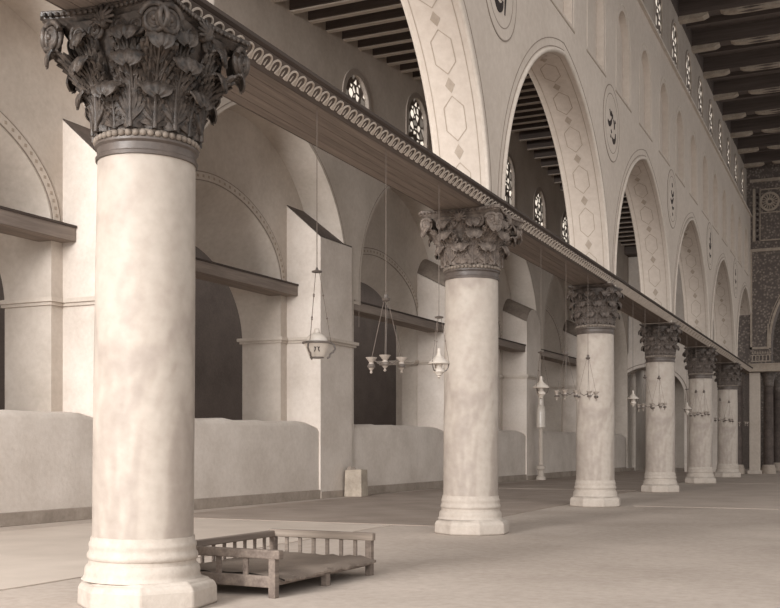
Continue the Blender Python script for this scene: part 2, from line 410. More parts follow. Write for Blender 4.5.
for i, (uc, h) in enumerate(arches):
    top = nave_arch(i); zb = A_BASE - 0.1
    pi_ = arch_path(uc, h, zb, top, 48)
    b = MB()
    # roll mouldings on both edges of the soffit
    b.tube([mN(p[0], DN - 0.005, p[1]) for p in arch_path(uc, h, zb, top, 48, 0.045)], 0.05, 8)
    b.tube([mN(p[0], DA + 0.005, p[1]) for p in arch_path(uc, h, zb, top, 48, 0.045)], 0.05, 8)
    b.build('arch_roll_moulding', M['trimline'], wall_left, smooth=60)
    b = MB()
    for g, t in ((0.11, 0.016), (0.27, 0.016)):
        band_along(b, mN, arch_path(uc, h, zb, top, 48, g), arch_path(uc, h, zb, top, 48, g + t), DN + 0.002, DN - 0.006)
    b.build('arch_outline', M['groove'], wall_left)
    # painted interlace on the soffit: long hexagons linked by small diamonds
    pts = [p for p in arch_path(uc, h, zb, top, 120)]
    S = [0.0]
    for a, c in zip(pts, pts[1:]): S.append(S[-1] + math.hypot(c[0] - a[0], c[1] - a[1]))
    def at(s, t, lift=0.006):
        s = max(0.0, min(S[-1], s))
        j = 0
        lo, hi = 0, len(S) - 2
        while lo < hi:
            mid = (lo + hi + 1) // 2
            if S[mid] <= s: lo = mid
            else: hi = mid - 1
        j = lo
        f = (s - S[j]) / max(1e-6, S[j + 1] - S[j])
        a, c = pts[j], pts[j + 1]
        l = math.hypot(c[0] - a[0], c[1] - a[1]) or 1
        nx, nz = (c[1] - a[1]) / l, -(c[0] - a[0]) / l
        u = a[0] + (c[0] - a[0]) * f + nx * lift; z = a[1] + (c[1] - a[1]) * f + nz * lift
        return mN(u, DN + (DA - DN) * t, z)
    def ribbon(mb, s0, t0, s1, t1, wd=0.018, n=4):
        ds, dt = s1 - s0, (t1 - t0) * (DA - DN); l = math.hypot(ds, dt) or 1
        ns, ntt = -dt / l * wd / 2, ds / l * wd / 2 / (DA - DN)
        for q in range(n):
            f0, f1 = q / n, (q + 1) / n
            mb.quad(at(s0 + ds * f0 + ns, t0 + (t1 - t0) * f0 + ntt), at(s0 + ds * f1 + ns, t0 + (t1 - t0) * f1 + ntt),
                    at(s0 + ds * f1 - ns, t0 + (t1 - t0) * f1 - ntt), at(s0 + ds * f0 - ns, t0 + (t1 - t0) * f0 - ntt))
    orn = MB(); L_ = S[-1]; nrep = 12; st = L_ / nrep
    for q in range(nrep):
        a0 = q * st
        for sgn in (-1, 1):
            ribbon(orn, a0 + 0.18, 0.5, a0 + 0.36, 0.5 + sgn * 0.2)
            ribbon(orn, a0 + 0.36, 0.5 + sgn * 0.2, a0 + st - 0.36, 0.5 + sgn * 0.2, n=8)
            ribbon(orn, a0 + st - 0.36, 0.5 + sgn * 0.2, a0 + st - 0.18, 0.5)
        for (dq, tq) in ((0, 0),):
            c0 = a0
            dm = [(-0.13, 0), (0, 0.10), (0.13, 0), (0, -0.10)]
            orn.quad(*[at(c0 + x, 0.5 + y) for x, y in dm])
    ribbon(orn, 0, 0.1, L_, 0.1, 0.016, 90); ribbon(orn, 0, 0.9, L_, 0.9, 0.016, 90)
    orn.build('painted_soffit_band', M['paint'], wall_left, merge=False)

# niche frames and sill lines
for o in nich:
    b = MB()
    pin = arch_path(o['uc'], 0.9, o['zb'] - 0.02, arch_top(o['uc'], 0.9, 10.5 + E, 1.1, 0.1), 20)
    pout = arch_path(o['uc'], 0.9, o['zb'] - 0.02, arch_top(o['uc'], 0.9, 10.5 + E, 1.1, 0.1), 20, 0.035)
    band_along(b, mN, pin, pout, DN + 0.002, DN - 0.012)
    b.build('niche_frame', M['trimline'], wall_left)
b = MB(); b.box(DN - 0.09, DN + 0.02, Y0W, YEND, 12.44 + E, 12.52 + E, m=lambda x, y, z: mN(y, x, z))
b.build('string_course', M['trimline'], wall_left)
b = MB()
for o in nich:
    b.box(DN - 0.012, DN + 0.004, o['uc'] - 0.98, o['uc'] + 0.98, 9.06 + E, 9.10 + E, m=lambda x, y, z: mN(y, x, z))
b.build('niche_sill_line', M['paint'], wall_left)

# upper windows
wn = 1
def window(ops_o, half, zb, top, m, dglass, df, db, frame_w, mat, extra=None, fr_mat=None):
    global wn
    root = empty('window_%d' % wn, m(ops_o, dglass, zb)); wn += 1
    tag(root, extra, 'window', kind='structure')
    inv = Vector(root.location)
    mm = lambda u, d, z: tuple(Vector(m(u, d, z)) - inv)
    p = MB(); us = samples(ops_o, half, 14)
    poly = [(us[0], zb)] + [(u, top(u)) for u in us] + [(us[-1], zb)]
    p.prism([mm(u, dglass, z) for u, z in poly], [mm(u, dglass + 0.05, z) for u, z in poly])
    p.build('pane', mat, root)
    f = MB()
    pin = arch_path(ops_o, half - 0.005, zb, top, 18, -0.04); pout = arch_path(ops_o, half, zb, top, 18, frame_w)
    band_along(f, mm, pin, pout, df + 0.002, df - 0.035)
    f.build('window_frame', fr_mat or M['trimline'], root, smooth=30)
    return root
ORD = 'first second third fourth fifth sixth seventh eighth ninth tenth eleventh twelfth thirteenth fourteenth fifteenth sixteenth seventeenth eighteenth nineteenth twentieth twenty-first twenty-second'.split()
for j, o in enumerate(upw):
    window(o['uc'], 0.66, o['zb'], o['top'], mN, DU + 0.03, DU, DA, 0.06, M['glass_up'],
           'lattice glass window under the nave roof, %s from the far end of its row' % ORD[len(upw) - 1 - j], M['plaster_upper'])

# calligraphic roundels --------------------------------------------------------
def stroke(mb, pts, m, d, th=0.012):
    """pts: (u, z, width) -> flat brush stroke with thickness"""
    n = len(pts); A = []; B = []; W_ = []
    for i in range(n):
        a = pts[max(0, i - 1)]; b = pts[min(n - 1, i + 1)]
        tx, tz = b[0] - a[0], b[1] - a[1]; l = math.hypot(tx, tz) or 1
        A.append((pts[i][0] - tz / l * pts[i][2] / 2, pts[i][1] + tx / l * pts[i][2] / 2))
        B.append((pts[i][0] + tz / l * pts[i][2] / 2, pts[i][1] - tx / l * pts[i][2] / 2))
    for i in range(n - 1):
        q = [A[i], A[i + 1], B[i + 1], B[i]]
        mb.quad(*[m(u, d - th, z) for u, z in q])
        for p, r_ in ((A[i], A[i + 1]), (B[i], B[i + 1])): mb.quad(m(p[0], d, p[1]), m(r_[0], d, r_[1]), m(r_[0], d - th, r_[1]), m(p[0], d - th, p[1]))
def smooth_pts(P, n=5):
    out = []
    for i in range(len(P) - 1):
        p0, p1, p2, p3 = P[max(0, i - 1)], P[i], P[i + 1], P[min(len(P) - 1, i + 2)]
        for k in range(n):
            t = k / n
            out.append(tuple(0.5 * (2 * p1[j] + (p2[j] - p0[j]) * t + (2 * p0[j] - 5 * p1[j] + 4 * p2[j] - p3[j]) * t * t + (-p0[j] + 3 * p1[j] - 3 * p2[j] + p3[j]) * t ** 3) for j in range(3)))
    out.append(P[-1]); return out
SCRIPTS = [
  [ [(-.62,.35,.10),(-.60,-.05,.12),(-.50,-.36,.16),(-.22,-.52,.24),(.08,-.46,.18),(.2,-.3,.06)],
    [(.62,.5,.10),(.52,.1,.10),(.42,-.25,.09),(.36,-.56,.05)],
    [(-.3,.3,.05),(-.1,.12,.12),(.18,.2,.10),(.22,-.05,.13),(.0,-.22,.10),(-.2,-.1,.08),(-.1,.1,.04)],
    [(.1,.55,.05),(.0,.4,.1)], [(-.1,-.3,.05),(.08,-.28,.09)] ],
  [ [(-.40,.36,.04),(-.22,.24,.10),(-.10,.22,.05)], [(-.1,.36,.04),(.08,.20,.12),(.14,.3,.04)],
    [(-.72,-.02,.05),(-.5,-.10,.16),(-.2,-.02,.16),(0,.14,.05)],
    [(.3,.18,.04),(.45,.02,.1),(.4,-.1,.05)], [(.55,.2,.05),(.62,.12,.11)],
    [(-.15,-.22,.05),(-.05,-.3,.08)], [(.05,-.42,.06),(.28,-.5,.18),(.55,-.42,.14),(.66,-.2,.05)], [(-.25,-.4,.06),(-.14,-.46,.07)] ],
  [ [(-.1,.62,.06),(.0,.48,.12)], [(-.3,.3,.05),(-.05,.14,.14),(.3,.2,.08),(.4,.36,.04)],
    [(-.5,-.05,.05),(-.2,-.16,.16),(.1,-.05,.14),(.3,.08,.04)],
    [(-.1,-.3,.05),(.15,-.36,.12),(.4,-.28,.05)], [(.0,-.55,.05),(.14,-.62,.12)] ],
  [ [(.2,.7,.06),(.12,.2,.12),(0,-.1,.06)], [(-.4,.1,.05),(-.1,-.1,.15),(.3,-.02,.1),(.45,.2,.05)],
    [(-.3,-.36,.05),(0,-.5,.16),(.35,-.4,.06)], [(-.2,.4,.05),(-.1,.3,.12)] ],
  [ [(-.3,.5,.05),(-.1,.2,.13),(.2,.3,.06)], [(-.4,-.1,.06),(0,-.25,.16),(.4,-.1,.05)], [(.1,-.5,.05),(.25,-.6,.12)] ],
]
RY = [17.75, 26.55, 35.5, 44.5, 53.5]
RN = ['between the first and second big arches', 'between the second and third big arches', 'between the third and fourth big arches',
      'between the fourth and fifth big arches', 'between the fifth and last big arches']
for k, (ry, scp) in enumerate(zip(RY, SCRIPTS)):
    R = 0.93; zc = 8.10 + E
    root = tag(empty('calligraphy_roundel', (-DN + 0.001, ry, zc)), 'medallion with dark brush lettering ' + RN[k], 'medallion', 'lettered medallions on the arcade wall')
    ml = lambda u, d, z: (-d, u, z)
    b = MB()
    n = 56
    for r0, r1 in ((0.90, 0.925), (0.70, 0.72)):
        for i in range(n):
            a0, a1 = 2 * pi * i / n, 2 * pi * (i + 1) / n
            q = [(r0 * cos(a0), r0 * 1.03 * sin(a0)), (r1 * cos(a0), r1 * 1.03 * sin(a0)), (r1 * cos(a1), r1 * 1.03 * sin(a1)), (r0 * cos(a1), r0 * 1.03 * sin(a1))]
            b.prism([ml(u, 0.0, z) for u, z in q], [ml(u, -0.0105, z) for u, z in q])
    b.build('ring', M['groove'], root)
    b = MB(); ring = [(0.9 * cos(2 * pi * i / n), 0.927 * sin(2 * pi * i / n)) for i in range(n)]
    b.prism([ml(u, 0.0, z) for u, z in ring], [ml(u, -0.008, z) for u, z in ring])
    b.build('disc', M['plaster_nave'], root)
    for s_ in scp:
        b = MB(); stroke(b, smooth_pts([(x * 0.62, z * 0.82, wd * 0.72) for x, z, wd in s_]), ml, -0.008)
        b.build('brush_stroke', M['ink'], root)

# ------------------------------------------------------------------ tie beams over the columns
BX0, BX1, BZ0 = -6.757, -5.955, 5.54
def tie_beam(ya, yb, label, style):
    root = tag(empty('tie_beam', (CX, ya, BZ0)), label, 'beam', 'tie beams over the columns')
    ox, oy, oz = CX, ya, BZ0
    L = yb - ya
    mat = M['beam'] if style == 'leaf' else M['beam_far']
    b = MB()
    nb = 5; bw = (BX1 - BX0) / nb
    for i in range(nb):
        b.box(BX0 + i * bw - ox + 0.004, BX0 + (i + 1) * bw - ox - 0.004, 0, L, 0.0, 0.05)
    b.build('soffit_board', mat, root)
    b = MB(); b.box(BX0 - ox + 0.01, BX1 - ox - 0.012, 0, L, 0.045, 0.24); b.build('timber_core', M['leafback'], root)
    # sloping cornice face on both sides
    for side in (1, -1):
        x_in = (BX1 - ox) if side > 0 else (BX0 - ox)
        prof = [(0.0, 0.0), (0.02, 0.0), (0.05, 0.03), (0.16, 0.15), (0.16, 0.16), (0.0, 0.16)]
        c = MB()
        c.prism([(x_in + side * p[0], 0, p[1]) for p in prof], [(x_in + side * p[0], L, p[1]) for p in prof])
        c.build('cornice', M['leafback'] if style == 'leaf' else M['leafband'], root)
        t = MB(); t.prism([(x_in + side * p[0], 0, p[1]) for p in [(0, .16), (.17, .16), (.205, .18), (.205, .22), (0, .22)]],
                          [(x_in + side * p[0], L, p[1]) for p in [(0, .16), (.17, .16), (.205, .18), (.205, .22), (0, .22)]])
        t.build('top_fillet', M['beam_edge'], root)
        if side < 0: continue
        if style == 'leaf':
            lf = MB(); n = int(L / 0.185); p = L / n
            sl = Vector((0.11, 0, 0.12)).normalized(); nr = Vector((0.12, 0, -0.11)).normalized()
            base = Vector((x_in + 0.05, 0, 0.03))
            for i in range(n):
                yc = (i + 0.5) * p
                path = []
                for q in range(9):        # raised rim of each tongue
                    a = -pi * q / 8
                    uu = cos(a) * p * 0.40; hh = 0.075 - sin(a) * 0.07 if True else 0
                    path.append(base + sl * hh + Vector((0, yc + uu, 0)) + nr * 0.004)
                path = [base + sl * 0.005 + Vector((0, yc + p * 0.30, 0)) + nr * 0.004] + path + [base + sl * 0.005 + Vector((0, yc - p * 0.30, 0)) + nr * 0.004]
                lf.tube([tuple(v) for v in path], 0.013, 5)
                lf.tube([tuple(base + sl * 0.0 + Vector((0, yc + p * 0.5, 0)) + nr * 0.003), tuple(base + sl * 0.075 + Vector((0, yc + p * 0.5, 0)) + nr * 0.003)], [0.014, 0.004], 5)
                lf.tube([tuple(base + sl * 0.02 + Vector((0, yc, 0)) + nr * 0.003), tuple(base + sl * 0.09 + Vector((0, yc, 0)) + nr * 0.003)], [0.011, 0.004], 5)
            lf.build('leaf_moulding', M['leafband'], root, smooth=60, merge=False)
        elif style == 'painted':
            lf = MB(); n = int(L / 0.6)
            for i in range(n):
                yc = (i + 0.5) * L / n
                q0 = [(x_in + 0.055, 0.028), (x_in + 0.15, 0.134)]
                lf.quad((q0[0][0] + .004, yc - .12, q0[0][1]), (q0[0][0] + .004, yc + .12, q0[0][1]), (q0[1][0] + .004, yc + .12, q0[1][1]), (q0[1][0] + .004, yc - .12, q0[1][1]))
            lf.build('painted_panels', M['paint'], root)
    return root
tie_beam(-0.6, CY[0], 'near stub of carved wooden tie beam running out of the top left above the nearest capital', 'leaf')
names = ['first', 'second', 'third', 'fourth', 'fifth', 'sixth']
tie_beam(CY[0], CY[1], 'carved wooden tie beam with leaf moulding from the nearest column to the second column', 'leaf')
tie_beam(CY[1], CY[2], 'carved wooden tie beam with leaf moulding from the second column to the third column', 'leaf')
tie_beam(CY[2], CY[3], 'plain edged wooden tie beam from the third column to the fourth column', 'plain')
tie_beam(CY[3], CY[4], 'pale painted wooden tie beam from the fourth column to the fifth column', 'painted')
tie_beam(CY[4], CY[5], 'pale painted wooden tie beam from the fifth column to the sixth column', 'painted')
tie_beam(CY[5], YEND, 'last short tie beam from the sixth column to the far ornate wall', 'plain')

# ------------------------------------------------------------------ columns
def acanthus(r0, h, rtip, wid, name, lobes=5, droop=0.09, full=True):
    """foliate leaf growing up the bell: x lateral, y outward, z up"""
    def spine(v):
        if v < 0.78:
            t = v / 0.78
            return r0 + 0.015 + (rtip - r0 - 0.07) * t ** 2.4, h * t
        t = (v - 0.78) / 0.22; a = t * pi
        return rtip - 0.055 + 0.055 * (1 - cos(a)) * 0.75, h + 0.06 * sin(a) - droop * 0.5 * t * t
    def width(v):
        w = wid * (0.66 + 0.44 * sin(min(1.0, v * 1.2) * pi * 0.6))
        if v > 0.78: w *= 1 - 0.45 * ((v - 0.78) / 0.22) ** 1.5
        return w
    nv, nu = 20, 9
    rows = []
    for i in range(nv):
        v = 0.87 * i / (nv - 1); r, z = spine(v); wv = width(v) * (1 + 0.13 * abs(sin(v * pi * lobes)) - 0.08)
        rows.append([(u * wv, r - 0.05 * u * u, z - (0.05 * u * u if v > 0.7 else 0)) for u in [-1 + 2 * j / (nu - 1) for j in range(nu)]])
    m = MB(); m.grid(rows)
    back = [[(p[0], p[1] - 0.03, p[2] - 0.006) for p in r] for r in rows]
    m.grid([r[::-1] for r in back])
    for i in range(nv - 1):
        m.quad(rows[i][0], rows[i + 1][0], back[i + 1][0], back[i][0]); m.quad(rows[i][-1], back[i][-1], back[i + 1][-1], rows[i + 1][-1])
    m.quad(rows[-1][0], rows[-1][-1], back[-1][-1], back[-1][0])
    # midrib
    m.tube([(0, spine(v)[0] + 0.012, spine(v)[1]) for v in [k / 9 * 0.8 for k in range(10)]], [0.024 - 0.0012 * k for k in range(10)], 6)
    # leaflets fanning off the rib
    for q in range(lobes):
        v0 = 0.04 + 0.66 * q / lobes
        for sx in (-1, 1):
            for (dv, ext, rr) in ((0.16, 1.08, 0.021), (0.20, 0.82, 0.017), (0.235, 0.52, 0.014)) if full else ((0.17, 1.05, 0.024), (0.22, 0.6, 0.02)):
                P = []; R = []
                for k in range(6):
                    t = k / 5; v = min(0.86, v0 + dv * (t ** 0.8) + 0.05 * t * t)
                    r, z = spine(v); w = width(v) * ext * sin(t * pi / 2)
                    P.append((sx * w, r - 0.05 * (w / wid) ** 2 + 0.010 + 0.03 * t ** 3, z - 0.03 * t ** 4))
                    R.append(rr * (0.55 + 0.75 * sin(min(1, t * 1.05) * pi * 0.75)))
                m.tube(P, R, 5)
    # tip curling over and down, rounded and scalloped
    rc_, zc_ = spine(0.78); wt = wid * 1.02
    def tipgrid(R0):
        out = []
        for i in range(13):
            t = i / 12; a = pi * 1.12 * t
            wv = wt * sqrt(max(0.02, 1 - max(0.0, (t - 0.45) / 0.56) ** 2.4)) * (1 + 0.06 * sin(t * 16))
            row = []
            for j_ in range(15):
                u = -1 + 2 * j_ / 14
                R = (R0 + 0.007 * cos(u * pi * 4)) * (1 - 0.25 * u * u)
                row.append((u * wv, rc_ + 0.058 - R * cos(a), zc_ + R * 1.15 * sin(a) - droop * 0.45 * t * t - 0.035 * u * u * t))
            out.append(row)
        return out
    ga, gb = tipgrid(0.062), tipgrid(0.038)
    m.grid(ga); m.grid([r_[::-1] for r_ in gb])
    for i in range(12):
        m.quad(ga[i][0], ga[i + 1][0], gb[i + 1][0], gb[i][0]); m.quad(ga[i][-1], gb[i][-1], gb[i + 1][-1], ga[i + 1][-1])
    for j_ in range(14): m.quad(ga[-1][j_], ga[-1][j_ + 1], gb[-1][j_ + 1], gb[-1][j_])
    return m
def volute_mb(R, turns=2.2, th=0.03, back=0.05):
    """solid scroll facing -y, eye at the origin"""
    m = MB(); n = 44; path = []; rad = []
    for i in range(n):
        t = i / (n - 1); a = -turns * 2 * pi * (1 - t) + pi * 0.5
        r = R * (0.12 + 0.88 * (1 - t) ** 0.92)
        path.append((-r * cos(a), 0.0, r * sin(a))); rad.append(th * (0.45 + 0.55 * (1 - t)))
    m.tube(path, rad, 7)
    m.sphere((0, 0.035, 0), 1.0, 18, 8, (R * 0.98, back, R * 0.98))
    m.sphere((0, -0.012, 0), R * 0.2, 10, 6)
    return m
def abacus_mb(half, z0, z1, dent=0.10, chop=0.10):
    def ring(h, z, dn):
        pts = []
        for q in range(4):
            a = q * pi / 2
            loc = []
            for i in range(9):
                t = -1 + 2 * i / 8
                loc.append((t * (h - chop * 0.7), -(h - dn * (1 - t * t))))
            for x, y in loc: pts.append((x * cos(a) - y * sin(a), x * sin(a) + y * cos(a), z))
        return pts
    H = z1 - z0
    lv = [(half - 0.07, z0), (half - 0.05, z0 + H * 0.25), (half - 0.02, z0 + H * 0.45), (half - 0.02, z0 + H * 0.55), (half, z0 + H * 0.62), (half, z1 - 0.01), (half - 0.01, z1)]
    R = [ring(h, z, dent) for h, z in lv]
    m = MB(); n = len(R[0]); vs = [p for r in R for p in r]; fs = []
    for k in range(len(R) - 1):
        for i in range(n):
            j = (i + 1) % n; fs.append((k * n + i, k * n + j, (k + 1) * n + j, (k + 1) * n + i))
    fs.append(tuple(range(n))[::-1]); fs.append(tuple((len(R) - 1) * n + i for i in range(n)))
    return m.add(vs, fs)

PROTO = {}
def column(k, y, htop, style, label):
    root = tag(empty('marble_column', (CX, y, 0)), label, 'column', 'marble columns of the arcade')
    lean = (0.0125, 0.006, 0, 0, 0, 0)[k]      # the old shafts are not quite plumb
    root.rotation_euler = (0, lean, 0); root.location.x = CX - lean * 4.9
    rnd = random.Random(100 + k)
    rt, rb = 0.461, 0.478
    pl = MB(); pl.lathe([(0.655, 0.0), (0.665, 0.03), (0.66, 0.17), (0.64, 0.215), (0.60, 0.235), (0.575, 0.26)], 8, rot=pi / 8 + 0.15)
    plo = pl.build('plinth', M['stone'], root, bevel=0.02); plo.location.x = lean * 5.0; plo.rotation_euler = (0, -lean, 0)
    ba = MB()
    prof = [(0.575, 0.255), (0.555, 0.275), (0.545, 0.30), (0.548, 0.33), (0.54, 0.37), (0.525, 0.39), (0.512, 0.40), (0.508, 0.42), (0.510, 0.44), (0.522, 0.45), (0.527, 0.475), (0.522, 0.50), (0.507, 0.515), (0.503, 0.55), (0.510, 0.57), (0.506, 0.60), (0.496, 0.61), (0.49, 0.66)]
    ba.lathe(prof, 48); ba.build('base', M['stone'], root, smooth=40)
    sh = MB(); P = [(rb, 0.655)]
    for i in range(1, 13):
        t = i / 12; P.append((rb + (rt - rb) * t - 0.006 * sin(t * pi) * -1, 0.655 + (htop - 0.655) * t))
    sh.lathe(P, 56, wob=lambda a, z: 1 + 0.0025 * sin(3 * a + z)); sh.build('shaft', M['marble'], root, smooth=40)
    cb = 0.15; bd = 0.075
    co_ = MB(); z = htop
    co_.lathe([(rt - 0.01, z - 0.005), (rt + 0.018, z), (rt + 0.022, z + 0.03), (rt + 0.008, z + 0.045), (rt + 0.008, z + cb - 0.04), (rt + 0.03, z + cb - 0.02), (rt + 0.03, z + cb)], 48)
    co_.build('collar', M['collar'], root, smooth=40)
    be = MB(); zb = z + cb + bd / 2
    nbd = 44
    be.lathe([(rt - 0.02, z + cb - 0.002), (rt + 0.008, z + cb), (rt + 0.008, z + cb + bd)], 40)
    for i in range(nbd):
        a = 2 * pi * i / nbd
        be.sphere(((rt + 0.012) * cos(a), (rt + 0.012) * sin(a), zb), 0.036, 7, 5, (1, 1, 0.95))
    be.build('bead_ring', M['bead'], root, smooth=60, merge=False)
    z0 = z + cb + bd; z1 = 5.54; H = z1 - z0
    if style == 'corinthian':
        half = 0.735; ab = 0.13; cm = M['capital'] if k == 0 else M['capital_mid']
        bell = MB(); hb = H - ab
        bell.lathe([(rt - 0.03, z0 - 0.01), (rt - 0.02, z0 + 0.1), (rt - 0.005, z0 + hb * 0.4), (rt + 0.04, z0 + hb * 0.65), (rt + 0.11, z0 + hb * 0.85), (rt + 0.16, z0 + hb + 0.01)], 48, wob=lambda a, zz: 1 + 0.30 * max(0.0, min(1.0, (zz - z0 - hb * 0.35) / (hb * 0.65))) ** 1.6 * (0.5 - 0.5 * cos(4 * a)) ** 1.5)
        cap = bell.build('capital', cm, root, smooth=50)
        kk = H / 1.09
        l1 = acanthus(0.455, 0.34 * kk, 0.60, 0.16, 'acanthus_leaf', 5, 0.10)
        l2 = acanthus(0.465, 0.58 * kk, 0.70, 0.155, 'acanthus_leaf', 6, 0.12)
        l3 = acanthus(0.48, 0.70 * kk, 0.88, 0.13, 'acanthus_leaf', 6, 0.14)
        l4 = acanthus(0.50, 0.80 * kk, 0.70, 0.13, 'acanthus_leaf', 6, 0.08)
        def put(lm, cnt, ph):
            o = lm.build('acanthus_leaf', cm, cap, smooth=70, merge=False); o.location = (0, 0, z0); o.rotation_euler = (0, 0, ph)
            for q in range(1, cnt): inst(o, 'acanthus_leaf', cap, (0, 0, z0), (0, rnd.uniform(-.015, .015), ph + q * 2 * pi / cnt))
        put(l1, 8, 0.0); put(l2, 8, pi / 8); put(l3, 4, pi / 4); put(l4, 8, 0.36)
        vm = volute_mb(0.145 if k == 0 else 0.115, 2.2, 0.030); vo = None
        hm = volute_mb(0.095, 1.9, 0.024); ho = None
        zv = z1 - ab - 0.11
        fm = MB()
        for t in range(9):
            a = pi * (t / 8) * 1.3 - pi * 0.15
            fm.tube([(0, 0, -0.06), (0.06 * cos(a), -0.05, 0.05 * sin(a)), (0.13 * cos(a), -0.03, 0.12 * sin(a) + 0.01)], [0.016, 0.024, 0.012], 6)
        fm.sphere((0, 0, -0.03), 0.06, 10, 6, (1, 0.9, 0.8))
        fo = None
        for q in range(4):
            a = q * pi / 2
            for s in (-1, 1):
                ux = s * 0.59; uy = -0.685
                X = ux * cos(a) - uy * sin(a); Y = ux * sin(a) + uy * cos(a)
                args = ((X, Y, zv), (0, 0, a + s * 0.22), (s, 1, 1))
                if vo is None:
                    vo = vm.build('volute', cm, cap, smooth=70, merge=False); vo.location, vo.rotation_euler, vo.scale = args
                else: inst(vo, 'volute', cap, *args)
                for (hx, hs, hz) in ((0.14, -1, 0.03), (0.33, 1, 0.01)):
                    ux = s * hx; uy = -0.60
                    X = ux * cos(a) - uy * sin(a); Y = ux * sin(a) + uy * cos(a)
                    args = ((X, Y, zv + hz), (0, 0, a), (s * hs, 1, 1))
                    if ho is None:
                        ho = hm.build('helix', cm, cap, smooth=70, merge=False); ho.location, ho.rotation_euler, ho.scale = args
                    else: inst(ho, 'helix', cap, *args)
            X = 0.635 * sin(a); Y = -0.635 * cos(a)
            args = ((X, Y, z1 - ab - 0.02), (0, 0, a))
            if fo is None:
                fo = fm.build('palmette', cm, cap, smooth=70, merge=False); fo.location, fo.rotation_euler = args
            else: inst(fo, 'palmette', cap, *args)
        am = abacus_mb(half, z1 - ab, z1)
        am.build('abacus', cm, cap, smooth=35)
        dn = MB()
        for q in range(4):
            a = q * pi / 2
            for i in range(22):
                t = -1 + 2 * (i + .5) / 22
                x = t * (half - 0.09); y = -(half - 0.10 * (1 - t * t)) - 0.004
                dn.sphere((x * cos(a) - y * sin(a), x * sin(a) + y * cos(a), z1 - 0.045), 0.022, 6, 4)
        dn.build('bead_moulding', cm, cap, smooth=60, merge=False)
    else:
        half = 0.585; ab = 0.10; cm = M['capital_small']; hb = H - ab
        bell = MB()
        bell.lathe([(rt - 0.03, z0 - 0.01), (rt - 0.015, z0 + 0.1), (rt, z0 + hb * 0.5), (rt + 0.06, z0 + hb * 0.85), (rt + 0.08, z0 + hb + 0.01)], 36)
        cap = bell.build('capital', cm, root, smooth=50)
        for (h, rtip, wd, ph, cnt) in ((0.26, 0.555, 0.125, 0.0, 10), (0.52, 0.60, 0.125, 0.5, 10), (0.76, 0.65, 0.13, 0.0, 10)):
            lm = acanthus(0.45, h * H / 0.98, rtip, wd, 'acanthus_leaf', 4, 0.11, False)
            o = lm.build('acanthus_leaf', cm, cap, smooth=70, merge=False); o.location = (0, 0, z0); o.rotation_euler = (0, 0, ph * 2 * pi / cnt)
            for q in range(1, cnt): inst(o, 'acanthus_leaf', cap, (0, 0, z0), (0, 0, (q + ph) * 2 * pi / cnt))
        vm = volute_mb(0.08, 1.8, 0.024, 0.04); vo = None
        for q in range(4):
            a = q * pi / 2
            for s in (-1, 1):
                ux = s * 0.47; uy = -0.535
                X = ux * cos(a) - uy * sin(a); Y = ux * sin(a) + uy * cos(a)
                args = ((X, Y, z1 - ab - 0.07), (0, 0, a + s * 0.38), (s, 1, 1))
                if vo is None:
                    vo = vm.build('volute', cm, cap, smooth=70, merge=False); vo.location, vo.rotation_euler, vo.scale = args
                else: inst(vo, 'volute', cap, *args)
        abacus_mb(half, z1 - ab, z1, 0.07, 0.07).build('abacus', cm, cap, smooth=35)
    return root
HT = [4.22, 4.40, 4.33, 4.28, 4.27, 4.26]
CL = ['nearest and largest pale marble column with dark leafy capital, at the left by the low bed',
      'second pale marble column with worn grey leafy capital, right of the shaded hanging lamp',
      'third pale marble column with basket capital of small leaves, in the middle of the row',
      'fourth pale marble column with small leafed capital, behind the shaded lamp in the third bay',
      'fifth marble column from the near end, slim in the distance with dark capital',
      'sixth and farthest round marble column of the row, next to the ornate far wall']
for k in range(6): column(k, CY[k], HT[k], 'corinthian' if k < 2 else 'basket', CL[k])

